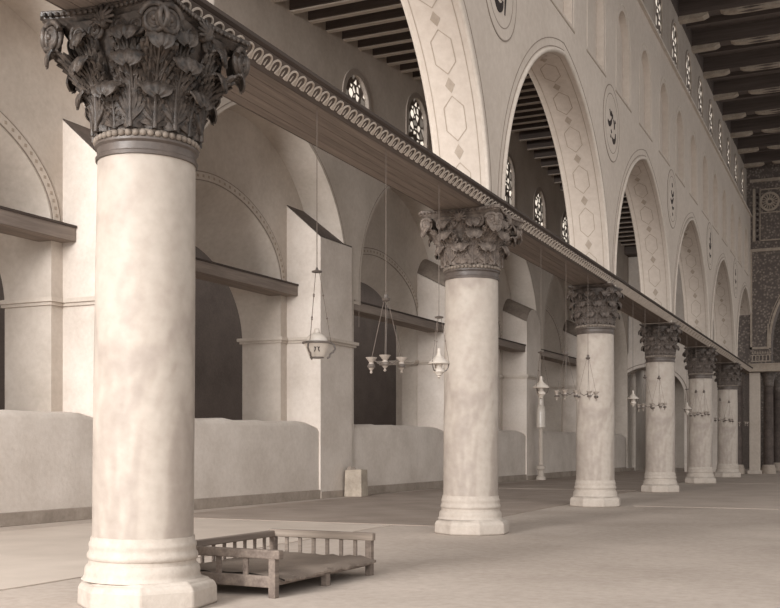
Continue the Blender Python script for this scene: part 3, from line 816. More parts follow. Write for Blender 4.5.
# ------------------------------------------------------------------ nave ceiling
ZC = 15.05 + E
cb = MB()
for i in range(24):
    x0 = -6.75 + i * 0.65
    cb.box(x0 + 0.006, x0 + 0.644, 17, YEND + 2, ZC + 0.55, ZC + 0.62)
ceil = tag(cb.build('ceiling', M['deck']), 'dark timber roof of the nave with heavy cross beams', 'ceiling', kind='structure')
yb = 28.0 + 3.043 * 0.35 - 3.043 * 3
while yb < YEND:
    b = MB(); b.box(-6.6, 8.0, yb - 0.24, yb + 0.24, ZC, ZC + 0.56); bo = b.build('ceiling_beam', M['rafter'], ceil)
    k_ = MB(); k_.prism([(-6.6, yb - 0.20, ZC + 0.0), (-5.12, yb - 0.20, ZC), (-5.12, yb - 0.20, ZC - 0.06), (-5.3, yb - 0.20, ZC - 0.13), (-6.6, yb - 0.20, ZC - 0.16)],
                     [(-6.6, yb + 0.20, ZC + 0.0), (-5.12, yb + 0.20, ZC), (-5.12, yb + 0.20, ZC - 0.06), (-5.3, yb + 0.20, ZC - 0.13), (-6.6, yb + 0.20, ZC - 0.16)])
    k_.build('bracket', M['bracket'], bo)
    p_ = MB(); p_.prism([(x, yb - 0.17, z) for x, z in ((-4.72, ZC), (-4.6, ZC - 0.07), (-4.3, ZC - 0.11), (7.9, ZC - 0.11), (7.9, ZC))], [(x, yb + 0.17, z) for x, z in ((-4.72, ZC), (-4.6, ZC - 0.07), (-4.3, ZC - 0.11), (7.9, ZC - 0.11), (7.9, ZC))])
    p_.build('painted_board', M['bracket'], bo)
    s_ = MB()
    for i in range(7):
        xx = -4.15 + i * 1.7
        s_.prism([(xx, yb - 0.173, ZC - 0.055), (xx + 0.45, yb - 0.173, ZC - 0.02), (xx + 0.9, yb - 0.173, ZC - 0.055), (xx + 0.45, yb - 0.173, ZC - 0.09)],
                 [(xx, yb - 0.168, ZC - 0.055), (xx + 0.45, yb - 0.168, ZC - 0.02), (xx + 0.9, yb - 0.168, ZC - 0.055), (xx + 0.45, yb - 0.168, ZC - 0.09)])
        s_.quad((xx, yb, ZC - 0.113), (xx + 0.45, yb - 0.12, ZC - 0.113), (xx + 0.9, yb, ZC - 0.113), (xx + 0.45, yb + 0.12, ZC - 0.113))
    s_.build('painted_lozenges', M['rafter'], bo)
    b = MB(); b.box(-6.6, 8.0, yb + 1.4, yb + 1.62, ZC + 0.22, ZC + 0.56); b.build('ceiling_joist', M['rafter'], ceil)
    yb += 3.043
b = MB(); b.box(-DU - 0.1, -DU + 0.02, Y0W, YEND, ZC - 0.02, ZC + 0.56); b.build('wall_plate', M['rafter'], ceil)

# ------------------------------------------------------------------ aisle wall (left)
DF, DR, DB = 14.4, 15.5, 16.8          # front of piers, recessed wall, back of recessed wall
P9 = 9.13
bays = list(range(-2, 5))
YA0, YA1 = 1.0, 64.0
fw = MB(); ops = []; lo = []
ZS = 4.36 + E
for k in bays:
    u0, u1 = 20.42 + P9 * k, 28.64 + P9 * k
    if u0 < YA0 + 0.7: u0 = YA0 + 0.75
    if u1 > YA1: u1 = YA1 - 0.05
    uc, h = (u0 + u1) / 2, (u1 - u0) / 2
    if h < 1: continue
    ops.append(dict(uc=uc, half=h, zb=ZS, top=arch_top(uc, h, 4.9 + E, 4.15 * h / 4.11, 0.12), n=40)); lo.append((u0 - 0.45, u1))
wall_panel(fw, mA, YA0, YA1, ZS, 9.2 + E, DF, DR, ops, back=False, caps=False)
cur = YA0
for u0, u1 in lo + [(YA1, YA1)]:
    if u0 - cur > 0.01:
        fw.quad(mA(cur, DF, 0), mA(u0, DF, 0), mA(u0, DF, ZS), mA(cur, DF, ZS))
        for u in (cur, u0): fw.quad(mA(u, DF, 0), mA(u, DR, 0), mA(u, DR, ZS), mA(u, DF, ZS))
        fw.quad(mA(u0 - 0.0, DF, ZS), mA(u0 + 0.45, DF, ZS), mA(u0 + 0.45, DR, ZS), mA(u0, DR, ZS))
    cur = u1
WY = [29.3, 33.75, 42.9, 47.2, 51.4]; WT = [11.65, 12.25, 12.5, 11.95, 11.7]
wops = [dict(uc=y, half=0.8, zb=t + E - 0.2 - 2.15, top=arch_top(y, 0.8, t + E - 0.2 - 0.85, 0.85, 0.1), n=16) for y, t in zip(WY, WT)]
fu = MB(); wall_panel(fu, mA, YA0, YA1, 9.2 + E, 14.6 + E, DF, DF + 0.6, wops)
aw = fw.build('wall_aisle', M['plaster_aisle'], smooth=25)
tag(aw, 'pale plastered side wall of the aisle with piers and deep arched bays', 'wall', kind='structure')
fu.build('upper_wall', M['plaster_aisle'], aw, smooth=25)
# thin drawn line on the edge of the big arches
for o in ops:
    b = MB()
    band_along(b, mA, arch_path(o['uc'], o['half'], 5.2, o['top'], 40, 0.09), arch_path(o['uc'], o['half'], 5.2, o['top'], 40, 0.11), DF + 0.002, DF - 0.004)
    b.build('arch_outline', M['groove'], aw)
# recessed wall with low arched openings
rw = MB(); ro = []
for k in bays:
    uc = 23.4 + P9 * k
    if uc - 3.3 < YA0: continue
    sh = 0.3 if k == 1 else 0.0; db_ = 16.1 if k == 1 else DB
    o_ = dict(uc=uc + sh, half=3.3, zb=0.0, top=arch_top(uc + sh, 3.3, 4.7 + E, 1.75 if k == 1 else 2.15, p=1.9), n=40, db=db_, top_b=arch_top(uc + sh, 3.3, 3.0 + E, 2.65, p=2.0))
    ro.append(o_)
    wall_panel(rw, mA, max(YA0, uc - 4.565), min(YA1, uc + 4.565), 0.0, 9.75 + E, DR, db_, [o_], back=True)
rwo = rw.build('recessed_wall', M['plaster_aisle'], aw, smooth=25)
for o in ro:
    b = MB(); zb = 4.5 + E
    top = o['top']
    band_along(b, mA, arch_path(o['uc'], 3.3, zb, top, 40, 0.03), arch_path(o['uc'], 3.3, zb, top, 40, 0.05), DR + 0.002, DR - 0.02)
    band_along(b, mA, arch_path(o['uc'], 3.3, zb, top, 40, 0.24), arch_path(o['uc'], 3.3, zb, top, 40, 0.27), DR + 0.002, DR - 0.02)
    b.build('arch_outline', M['groove'], aw)
    b = MB(); band_along(b, mA, arch_path(o['uc'], 3.3, zb, top, 40, 0.05), arch_path(o['uc'], 3.3, zb, top, 40, 0.24), DR + 0.002, DR - 0.03)
    b.build('arch_moulding', M['trimline'], aw)
    b = MB(); pp = arch_path(o['uc'], 3.3, zb, top, 90, 0.145)
    for i in range(2, len(pp) - 2, 2):
        u, z = pp[i]; b.box(u - 0.035, u + 0.035, DR - 0.036, DR - 0.028, z - 0.035, z + 0.035, m=lambda x, y, zz: mA(x, y, zz))
    b.build('arch_moulding_pattern', M['paint'], aw)
# dark room behind
b = MB()
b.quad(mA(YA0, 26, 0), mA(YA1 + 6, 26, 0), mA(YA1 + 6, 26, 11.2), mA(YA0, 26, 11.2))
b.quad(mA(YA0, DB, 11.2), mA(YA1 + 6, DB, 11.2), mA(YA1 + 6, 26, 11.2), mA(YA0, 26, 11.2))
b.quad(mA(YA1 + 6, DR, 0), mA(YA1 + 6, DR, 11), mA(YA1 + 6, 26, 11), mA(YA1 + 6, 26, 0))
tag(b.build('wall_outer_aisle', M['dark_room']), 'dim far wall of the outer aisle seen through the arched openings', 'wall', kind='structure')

# buttress shoulders with dusty sloping tops, imposts, parapets, beams
for k in bays:
    u0, u1 = 27.04 + P9 * k, 28.95 + P9 * k
    if u0 < YA0 + 1 or u1 > YA1: continue
    round_ = k >= 1
    zf, zr = (6.06 + E, 7.07 + E) if not round_ else ((6.45 + E, 7.05 + E) if k == 1 else (6.15 + E, 6.7 + E))
    nb_ = 12; us_ = [u0 + (u1 - u0) * i / nb_ for i in range(nb_ + 1)]
    dr = [0.62 * abs(-1 + 2 * i / nb_) ** 2.6 if round_ else 0.0 for i in range(nb_ + 1)]
    F0 = [mA(u, DF - 0.02, 0) for u in us_]; F1 = [mA(u, DF - 0.02, zf - d) for u, d in zip(us_, dr)]
    R1 = [mA(u, DR + 0.02, zr - d) for u, d in zip(us_, dr)]; R0 = [mA(u, DR + 0.02, 0) for u in us_]
    b = MB()
    for i in range(nb_):
        b.quad(F0[i], F0[i + 1], F1[i + 1], F1[i]); b.quad(R0[i], R0[i + 1], R1[i + 1], R1[i]); b.quad(F1[i], F1[i + 1], R1[i + 1], R1[i])
    for i in (0, nb_): b.quad(F0[i], F1[i], R1[i], R0[i])
    bu = b.build('buttress', M['plaster_low'], aw)
    s = MB(); e = 0.012
    g = lambda P, dz: [(p[0], p[1], p[2] + dz) for p in P]
    T0, T1 = g(F1, e), g(R1, e); B0, B1 = g(F1, -0.02), g(R1, -0.02)
    for i in range(nb_):
        s.quad(T0[i], T0[i + 1], T1[i + 1], T1[i]); s.quad(B0[i], B0[i + 1], T0[i + 1], T0[i])
    for i in (0, nb_): s.quad(T0[i], T1[i], B1[i], B0[i])
    s.build('dusty_sloping_top', M['dust'] if round_ else M['rafter'], bu)
    im = MB(); zi = 3.0 + E
    for (p, h0, h1) in ((0.06, 0.0, 0.07), (0.12, 0.07, 0.16)):
        im.box(u0 - p, u1 + p + 0.12, DF - 0.02 - p, DF + 0.05, zi + h0, zi + h1, m=lambda x, y, z: mA(x, y, z))
        im.box(u0 - p * 0.99, u0 + 0.02, DF + 0.051, DR, zi + h0, zi + h1, m=lambda x, y, z: mA(x, y, z))
        im.box(u0 - 0.34 - p, u0 - p - 0.001, DR - p, DR + 0.02, zi + h0, zi + h1, m=lambda x, y, z: mA(x, y, z))
        im.box(u0 - 0.34 - p * 0.96, u0 - 0.32, DR + 0.021, DB + p, zi + h0, zi + h1, m=lambda x, y, z: mA(x, y, z))
    im.build('impost', M['trimline'], aw, merge=False)
pn = 0
for k in bays:
    a0, a1 = 19.97 + P9 * k, 27.04 + P9 * k
    a0 = max(a0, YA0 + 0.1); a1 = min(a1, YA1)
    if a1 - a0 < 2: continue
    b = MB(); ns = 14
    ys = [a0 + (a1 - a0) * i / ns for i in range(ns + 1)]
    rr = random.Random(k + 50)
    tops = [2.20 + rr.uniform(-0.03, 0.03) - (0.10 if i_ == ns else 0) for i_ in range(ns + 1)]
    for i in range(ns):
        q = lambda yy, t: [mA(yy, DF + 0.03, 0), mA(yy, DF + 0.03, t - 0.16), mA(yy, DF + 0.08, t - 0.05), mA(yy, DF + 0.2, t), mA(yy, DR + 0.4, t), mA(yy, DR + 0.4, 0)]
        A_, B_ = q(ys[i], tops[i]), q(ys[i + 1], tops[i + 1])
        for j in range(5): b.quad(A_[j], A_[j + 1], B_[j + 1], B_[j])
        if i == 0: b.add(A_, [tuple(range(6))])
        if i == ns - 1: b.add(B_, [tuple(range(6))])
    b.build('parapet', M['plaster_low'], aw, smooth=50)
    b = MB(); b.box(a0, a1, DF - 0.02, DF + 0.04, 0.0, 0.26, m=lambda x, y, z: mA(x, y, z))
    if u1 < YA1: pass
    b.box(a1 + 0.0, a1 + 1.95, DF - 0.05, DF - 0.015, 0.0, 0.2, m=lambda x, y, z: mA(x, y, z))
    b.build('wall_base', M['skirt'], aw, bevel=0.01)
BL = ['weathered wooden beam across the far left arched bay, left of the nearest column', 'weathered wooden beam across the arched bay between nearest column and first lamp',
      'dark wooden beam behind the oil cup cluster, ending at the second column', 'dark wooden beam seen just right of the second column', 'distant wooden beam along the aisle wall just left of the third column']
def aisle_beam(a0, a1, d0, d1, z0, z1, label):
    root = tag(empty('aisle_beam', mA(a0, (d0 + d1) / 2, z0)), label, 'beam', 'wooden beams across the aisle bays')
    iv = Vector(root.location); mm = lambda x, y, z: tuple(Vector(mA(x, y, z)) - iv)
    b = MB(); b.box(a0, a1, d0, d1, z0, z1, m=mm); b.build('timber', M['tie'], root, bevel=0.012)
    b = MB(); b.box(a0, a1, d0 - 0.03, d1 + 0.03, z1 - 0.03, z1 + 0.02, m=mm); b.build('top_board', M['beam_edge'], root)
aisle_beam(10.5, 17.89, 15.12, 15.86, 4.37 + E, 4.69 + E, BL[0])
aisle_beam(19.98, 27.02, 15.12, 15.86, 4.37 + E, 4.69 + E, BL[1])
aisle_beam(29.12, 36.15, 14.43, 15.1, 4.18 + E, 4.47 + E, BL[2])
aisle_beam(38.25, 45.28, 14.43, 15.1, 4.18 + E, 4.47 + E, BL[3])
aisle_beam(47.38, 54.41, 14.43, 15.1, 4.18 + E, 4.47 + E, BL[4])

# windows of the aisle wall
window(57.6, 0.85, 4.3, arch_top(57.6, 0.85, 5.4, 1.0, 0.05), mA, 25.9, 25.9, 26.0, 0.08, M['daypane'],
       'small bright arched window glimpsed low through the opening behind the oil cup cluster', M['dark_room'])
for j, o in enumerate(wops):
    lab = ['arched coloured glass window behind the first big arch, nearest of the aisle row', 'arched coloured glass window beside the right foot of the first big arch',
           'arched coloured glass window hard against the left foot of the second big arch', 'arched coloured glass window in the middle of the second big arch', 'farthest small arched coloured glass window in the second big arch'][j]
    window(o['uc'], 0.8, o['zb'], o['top'], mA, DF + 0.12, DF, DF + 0.6, 0.14, M['glass'], lab, M['plaster_upper'])

# ------------------------------------------------------------------ aisle ceiling
ZK = [(10, 11.2), (20, 11.6), (25.5, 11.95), (34.6, 12.7), (38, 13.1), (43.3, 13.5), (50.8, 12.4), (64, 11.75)]
def zc(y):
    for (a, za), (b, zb) in zip(ZK, ZK[1:]):
        if a <= y <= b: return za + (zb - za) * (y - a) / (b - a) + E
    return (ZK[0][1] if y < ZK[0][0] else ZK[-1][1]) + E
d = MB(); ys = [16 + i for i in range(49)]
for a, c in zip(ys, ys[1:]):
    za, zb = zc(a) + 0.5, zc(c) + 0.5
    for s in (0, 0.08):
        d.quad((-DA + 0.3, a, za + s), (-DA + 0.3, c, zb + s), mA(c, DF + 0.3, zb + s), mA(a, DF + 0.3, za + s))
ca = tag(d.build('ceiling_aisle', M['deck']), 'dark plank ceiling of the side aisle carried on close set rafters', 'ceiling', kind='structure')
y = 16.5
while y < 63.5:
    z = zc(y)
    xl = mA(y, DF + 0.25, 0)[0]
    b = MB(); b.box(xl, -DA + 0.1, y - 0.13, y + 0.13, z + 0.02, z + 0.52); bo = b.build('rafter', M['rafter'], ca)
    b = MB(); b.box(xl, -DA + 0.05, y - 0.085, y + 0.085, z - 0.015, z + 0.021); b.build('lit_soffit_strip', M['lath'], bo)  # added pale strip: light from below painted onto the rafter soffit
    y += 1.0

# ------------------------------------------------------------------ end wall of the aisle
ew = MB(); mE = lambda u, d, z: (u, d, z)
top = arch_top(-12.05, 2.1, 3.0 + E, 1.75, 0.1)
wall_panel(ew, mE, -16.5, -6.9, 0.0, 5.6 + E, 64.0, 64.8, [dict(uc=-12.05, half=2.1, zb=0.0, top=top, n=30)])
ew.box(-16.5, -6.9, 64.35, 64.8, 5.6 + E, 13.5 + E)
ewo = tag(ew.build('wall_far_aisle', M['plaster_low'], smooth=25), 'plain plastered end wall of the aisle with one broad pointed arch', 'wall', kind='structure')
b = MB(); band_along(b, mE, arch_path(-12.05, 2.1, 0, top, 30, 0.16), arch_path(-12.05, 2.1, 0, top, 30, 0.2), 64.002, 63.98); b.build('arch_outline', M['groove'], ewo)
b = MB(); b.box(-14.2, -6.9, 63.2, 64.3, 11.4 + E, 13.2 + E); b.build('end_girder', M['rafter'], ewo)
b = MB()
b.box(-14.3, -13.2, 66.0, 75, 0, 6.5); b.box(-13.4, -8.0, 75, 75.4, 0, 7); b.box(-16, -6, 64.8, 75.4, 6.6, 6.9)
tag(b.build('wall_side_chapel', M['plaster_aisle']), 'grey inner walls seen through the arch at the end of the aisle', 'wall', kind='structure')

# ------------------------------------------------------------------ far nave wall with mosaic
fwall = MB()
top = arch_top(0.0, 4.85, 5.6 + E, 4.95, 0.2)
wall_panel(fwall, mE, -6.9, 9, 4.45 + E, 16.2 + E, YEND, YEND + 1.2, [dict(uc=0.0, half=4.85, zb=4.45 + E, top=top, n=40)])
fo = tag(fwall.build('wall_far', M['mosaic'], smooth=25), 'dark ornamented end wall of the nave with great arch and rose disc', 'wall', kind='structure')
b = MB()
b.box(-5.95, 9, YEND - 0.08, YEND + 0.02, 14.30 + E, 14.46 + E)       # cornice under the roof
b.box(-5.95, 9, YEND - 0.10, YEND + 0.02, 10.52 + E, 10.68 + E)       # string course
b.box(-5.80, -5.66, YEND - 0.06, YEND + 0.02, 11.1 + E, 13.95 + E)    # upright strip beside the rose
b.box(-5.93, -5.83, YEND - 0.06, YEND + 0.02, 5.25 + E, 10.52 + E)
b.box(-5.93, -5.05, YEND - 0.06, YEND + 0.02, 5.25 + E, 5.37 + E)
b.box(-5.05, -4.97, YEND - 0.06, YEND + 0.02, 5.25 + E, 6.6 + E)
band_along(b, mE, arch_path(0, 4.85, 5.3 + E, top, 40, 0.02), arch_path(0, 4.85, 5.3 + E, top, 40, 0.14), YEND + 0.002, YEND - 0.05)
b.build('pale_border', M['palemosaic'], fo, merge=False)
b = MB()
band_along(b, mE, arch_path(0, 4.85, 5.3 + E, top, 40, 0.2), arch_path(0, 4.85, 5.3 + E, top, 40, 0.24), YEND + 0.002, YEND - 0.03)
for z0, z1 in ((11.1, 11.16), (12.6, 12.65), (13.85, 13.91)): b.box(-5.45, 3, YEND - 0.03, YEND + 0.01, z0 + E, z1 + E)
b.box(-5.45, -5.40, YEND - 0.03, YEND + 0.01, 11.1 + E, 13.91 + E)
b.build('thin_border', M['paint'], fo, merge=False)
# small dark squares beside the strip
b = MB()
for i in range(9): b.box(-5.62, -5.50, YEND - 0.02, YEND + 0.01, 11.15 + i * 0.3 + E, 11.3 + i * 0.3 + E)
b.build('square_border', M['ink'], fo, merge=False)
# rose disc
rs = MB(); n = 48
def annulus(mb, r0, r1, d, cx=-4.93, cz=13.2 + E, nn=48):
    for i in range(nn):
        a0, a1 = 2 * pi * i / nn, 2 * pi * (i + 1) / nn
        q = [(r0, a0), (r1, a0), (r1, a1), (r0, a1)]
        mb.prism([(cx + r * cos(a), YEND + 0.01, cz + r * sin(a)) for r, a in q], [(cx + r * cos(a), YEND - d, cz + r * sin(a)) for r, a in q])
annulus(rs, 0.40, 0.52, 0.06)
annulus(rs, 0.10, 0.20, 0.06)
for i in range(16):
    a = 2 * pi * i / 16
    rs.tube([(-4.93 + r * cos(a), YEND - 0.03, 13.2 + E + r * sin(a)) for r in (0.2, 0.41)], 0.035, 6)
rs.build('rose_disc', M['palemosaic'], fo, smooth=40, merge=False)
# lettered / toothed frieze
b = MB()
for i in range(12):
    x = -5.85 + i * 0.085
    b.prism([(x, YEND - 0.01, 5.0 + E), (x + 0.07, YEND - 0.01, 5.0 + E), (x + 0.035, YEND - 0.01, 5.18 + E)], [(x, YEND - 0.05, 5.0 + E), (x + 0.07, YEND - 0.05, 5.0 + E), (x + 0.035, YEND - 0.05, 5.18 + E)])
for i in range(6):
    x = -5.85 + i * 0.18
    b.box(x, x + 0.05, YEND - 0.05, YEND, 4.62 + E, 4.9 + E)
b.box(-5.9, -4.85, YEND - 0.05, YEND, 4.57 + E, 4.62 + E); b.box(-5.9, -4.85, YEND - 0.05, YEND, 4.90 + E, 4.94 + E)
b.build('toothed_frieze', M['palemosaic'], fo, merge=False)
r = tag(empty('cross_beam', (-5.95, YEND, 4.0 + E)), 'pale painted cross beam spanning the nave under the great far arch', 'beam')
b = MB(); b.box(-0.3, 11.9, -0.25, 0.6, 0.02, 0.44); b.build('timber', M['palemosaic'], r, bevel=0.02)
b = MB(); b.box(-0.3, 11.9, -0.29, 0.64, 0.40, 0.46); b.build('top_fillet', M['paint'], r)

# supports under the far wall
r = tag(empty('square_pillar', (-5.72, YEND + 0.4, 0)), 'pale square pillar standing under the corner of the ornate far wall', 'pillar')
b = MB(); b.box(-0.27, 0.27, -0.3, 0.3, 0.2, 4.0 + E); b.build('shaft', M['plaster'], r, bevel=0.02)
b = MB(); b.box(-0.36, 0.36, -0.38, 0.38, 0, 0.2); b.build('base', M['stone'], r, bevel=0.02)
def dark_col(x, y, h, label, base='stone'):
    r = tag(empty('dark_column', (x, y, 0)), label, 'column')
    b = MB(); b.lathe([(0.40, 0), (0.40, 0.28), (0.36, 0.32), (0.34, 0.42), (0.31, 0.5)], 24); b.build('base', M['skirt'], r, smooth=40)
    b = MB(); b.lathe([(0.27, 0.48), (0.25, h - 0.75)], 28); b.build('shaft', M['darkmarble'], r, smooth=40)
    b = MB(); b.lathe([(0.26, h - 0.76), (0.29, h - 0.72), (0.27, h - 0.68), (0.3, h - 0.4), (0.37, h - 0.12), (0.37, h - 0.1), (0.42, h - 0.09), (0.42, h)], 24); c = b.build('capital', M['capital_small'], r, smooth=40)
    return r
dark_col(-6.62, YEND + 0.3, 4.0 + E, 'dark marble column just left of the pale square pillar at the far end')
dark_col(-5.05, YEND + 0.7, 4.0 + E, 'dark marble column just right of the pale square pillar at the far end')
dark_col(-5.2, YEND + 9, 5.6, 'dim dark column deep beyond the far arch at the right edge')
b = MB()
b.box(-9, 9, 79, 79.4, 0, 18); b.box(-7.3, 9, YEND + 1.2, 80, 16.4 + E, 16.8 + E); b.box(-7.9, -7.5, 64.8, 80, 0, 18)
tag(b.build('wall_crossing', M['mosaic']), 'dark walls of the crossing seen beyond the far arch', 'wall', kind='structure')
r = tag(empty('wooden_screen', (-4.0, YEND + 14, 0)), 'dark carved wooden screen far back beyond the great arch at right edge', 'screen')
b = MB()
for i in range(9): b.box(-2 + i * 0.5 - 0.05, -2 + i * 0.5 + 0.05, -0.06, 0.06, 0, 3.6)
b.build('upright', M['deck'], r, merge=False)
b = MB(); b.box(-2.1, 2.1, -0.05, 0.05, 0.0, 0.9); b.box(-2.1, 2.1, -0.08, 0.08, 3.5, 3.8); b.box(-2.1, 2.1, -0.05, 0.05, 2.0, 2.12); b.build('panel', M['rafter'], r, merge=False)

# ------------------------------------------------------------------ mats on the floor
def floor_mat(x0, x1, y0, y1, mat, label, z=0.012, rot=0.0):
    b = MB(); nx, ny = 10, 30
    rr = random.Random(int(y0 * 10))
    cx, cy = (x0 + x1) / 2, (y0 + y1) / 2
    def e(): return rr.uniform(-0.03, 0.03)
    L = [(x0 - cx + e(), y0 - cy + (y1 - y0) * i / ny) for i in range(ny + 1)]
    Rr = [(x1 - cx + e(), y0 - cy + (y1 - y0) * i / ny) for i in range(ny + 1)]
    poly = L + Rr[::-1]
    b.prism([(x, y, 0.0) for x, y in poly], [(x, y, z) for x, y in poly])
    o = b.build('floor_mat', mat); o.location = (cx, cy, 0.0005); o.rotation_euler = (0, 0, rot)
    return tag(o, label, 'mat', 'straw mats on the floor')
floor_mat(-13.9, -7.2, 18.6, 36.0, M['straw'], 'dark straw mat covering the aisle floor behind the second column')
floor_mat(-13.4, -7.2, 36.2, 63.5, M['straw'], 'dark straw mat covering the far aisle floor behind the third and fourth columns')
floor_mat(-5.4, 6.0, 26.9, 44.6, M['straw_nave'], 'brown straw mat across the nave beyond the third column')
floor_mat(-5.4, 6.0, 44.8, 61.0, M['straw_nave'], 'brown straw mat across the far end of the nave')
floor_mat(-13.9, -8.3, 4.0, 18.4, M['straw_pale'], 'pale straw mat on the aisle floor behind the low bed')

# ------------------------------------------------------------------ stone block by the pier
p = mA(29.0, DF, 0)
r = tag(empty('stone_block', (p[0] + 0.36, 28.55, 0)), 'small rough stone block standing at the foot of the aisle pier', 'block')
b = MB(); b.prism([(-0.29, -0.24, 0), (0.29, -0.25, 0), (0.29, 0.25, 0), (-0.29, 0.25, 0)], [(-0.27, -0.22, 0.80), (0.28, -0.24, 0.83), (0.27, 0.23, 0.82), (-0.28, 0.23, 0.78)])
b.build('body', M['block'], r, bevel=0.025)
b = MB(); b.prism([(-0.28, -0.1, 0.78), (-0.1, -0.2, 0.79), (-0.02, 0.1, 0.79), (-0.26, 0.2, 0.78)], [(-0.25, -0.06, 0.9), (-0.14, -0.12, 0.92), (-0.08, 0.06, 0.9), (-0.2, 0.14, 0.89)])
b.build('loose_chip', M['skirt'], r, bevel=0.01)

# ------------------------------------------------------------------ low bed
BW, BL_ = 1.33, 2.08
r = tag(empty('wooden_bed', (-5.43 - BW, 9.22, 0), -0.034), 'low wooden bed with slatted rails on three sides, on the floor by the nearest column', 'bed')
hp = 0.46
for (x, y_, h) in ((0, 0, hp), (BW, 0, hp), (0, BL_, hp + 0.03), (BW, BL_, hp + 0.0)):
    b = MB(); b.box(x - 0.04, x + 0.04, y_ - 0.04, y_ + 0.04, 0, h); b.build('post', M['bedwood'], r, bevel=0.008)
for x in (0.0, BW):
    b = MB(); b.box(x - 0.04, x + 0.04, BL_ * 0.5 - 0.04, BL_ * 0.5 + 0.04, 0, 0.2); b.build('leg', M['bedwood'], r, bevel=0.008)
def rail(x0, x1, y0, y1, z0, z1, mat, name='top_rail'):
    b = MB(); b.box(x0, x1, y0, y1, z0, z1); return b.build(name, mat, r, bevel=0.012)
rail(-0.05, BW + 0.09, -0.045, 0.045, hp - 0.07, hp + 0.02, M['bedwood'])
rail(-0.05, BW + 0.06, BL_ - 0.045, BL_ + 0.045, hp - 0.05, hp + 0.04, M['bedpale'])
rail(-0.045, 0.045, 0, BL_, hp - 0.05, hp + 0.025, M['bedwood'])
rail(0, BW, -0.03, 0.03, 0.10, 0.22, M['bedwood'], 'side_board'); rail(0, BW, BL_ - 0.03, BL_ + 0.03, 0.12, 0.2, M['bedpale'], 'side_board')
rail(-0.03, 0.03, 0, BL_, 0.12, 0.2, M['bedwood'], 'side_board'); rail(BW - 0.03, BW + 0.03, 0, BL_, 0.12, 0.19, M['bedwood'], 'side_board')
for i in range(1, 7):
    x = BW * i / 7
    b = MB(); b.box(x - 0.022, x + 0.022, BL_ - 0.012, BL_ + 0.012, 0.18, hp); b.build('slat', M['bedpale'], r)
for i in range(1, 4):
    x = BW * i / 4
    b = MB(); b.box(x - 0.03, x + 0.03, -0.012, 0.012, 0.2, hp - 0.05); b.build('slat', M['bedwood'], r)
for i in range(1, 10):
    y_ = BL_ * i / 10
    b = MB(); b.box(-0.012, 0.012, y_ - 0.02, y_ + 0.02, 0.18, hp - 0.03); b.build('slat', M['bedwood'], r)
# woven platform, sagging and ragged
rows = []; nx, ny = 18, 26
rr = random.Random(3)
for i in range(nx + 1):
    row = []
    for j in range(ny + 1):
        u, v = i / nx, j / ny
        x = 0.03 + (BW + 0.02) * u; yy = 0.03 + (BL_ - 0.06) * v + (0.05 if u > 0.95 else 0)
        edge = 1.0 if i == nx else 0.0
        z = 0.225 - 0.03 * sin(pi * u) * sin(pi * v) + rr.uniform(-0.011, 0.011)
        row.append((x + edge * rr.uniform(-0.01, 0.03), yy, z - edge * 0.055))
    rows.append(row)
b = MB(); b.grid(rows); b.grid([[(p[0], p[1], p[2] - 0.025) for p in q][::-1] for q in rows])
for q in (0, nx):
    for j in range(ny): b.quad(rows[q][j], rows[q][j + 1], (rows[q][j + 1][0], rows[q][j + 1][1], rows[q][j + 1][2] - .025), (rows[q][j][0], rows[q][j][1], rows[q][j][2] - .025))
b.build('woven_platform', M['bedmat'], r, smooth=60)

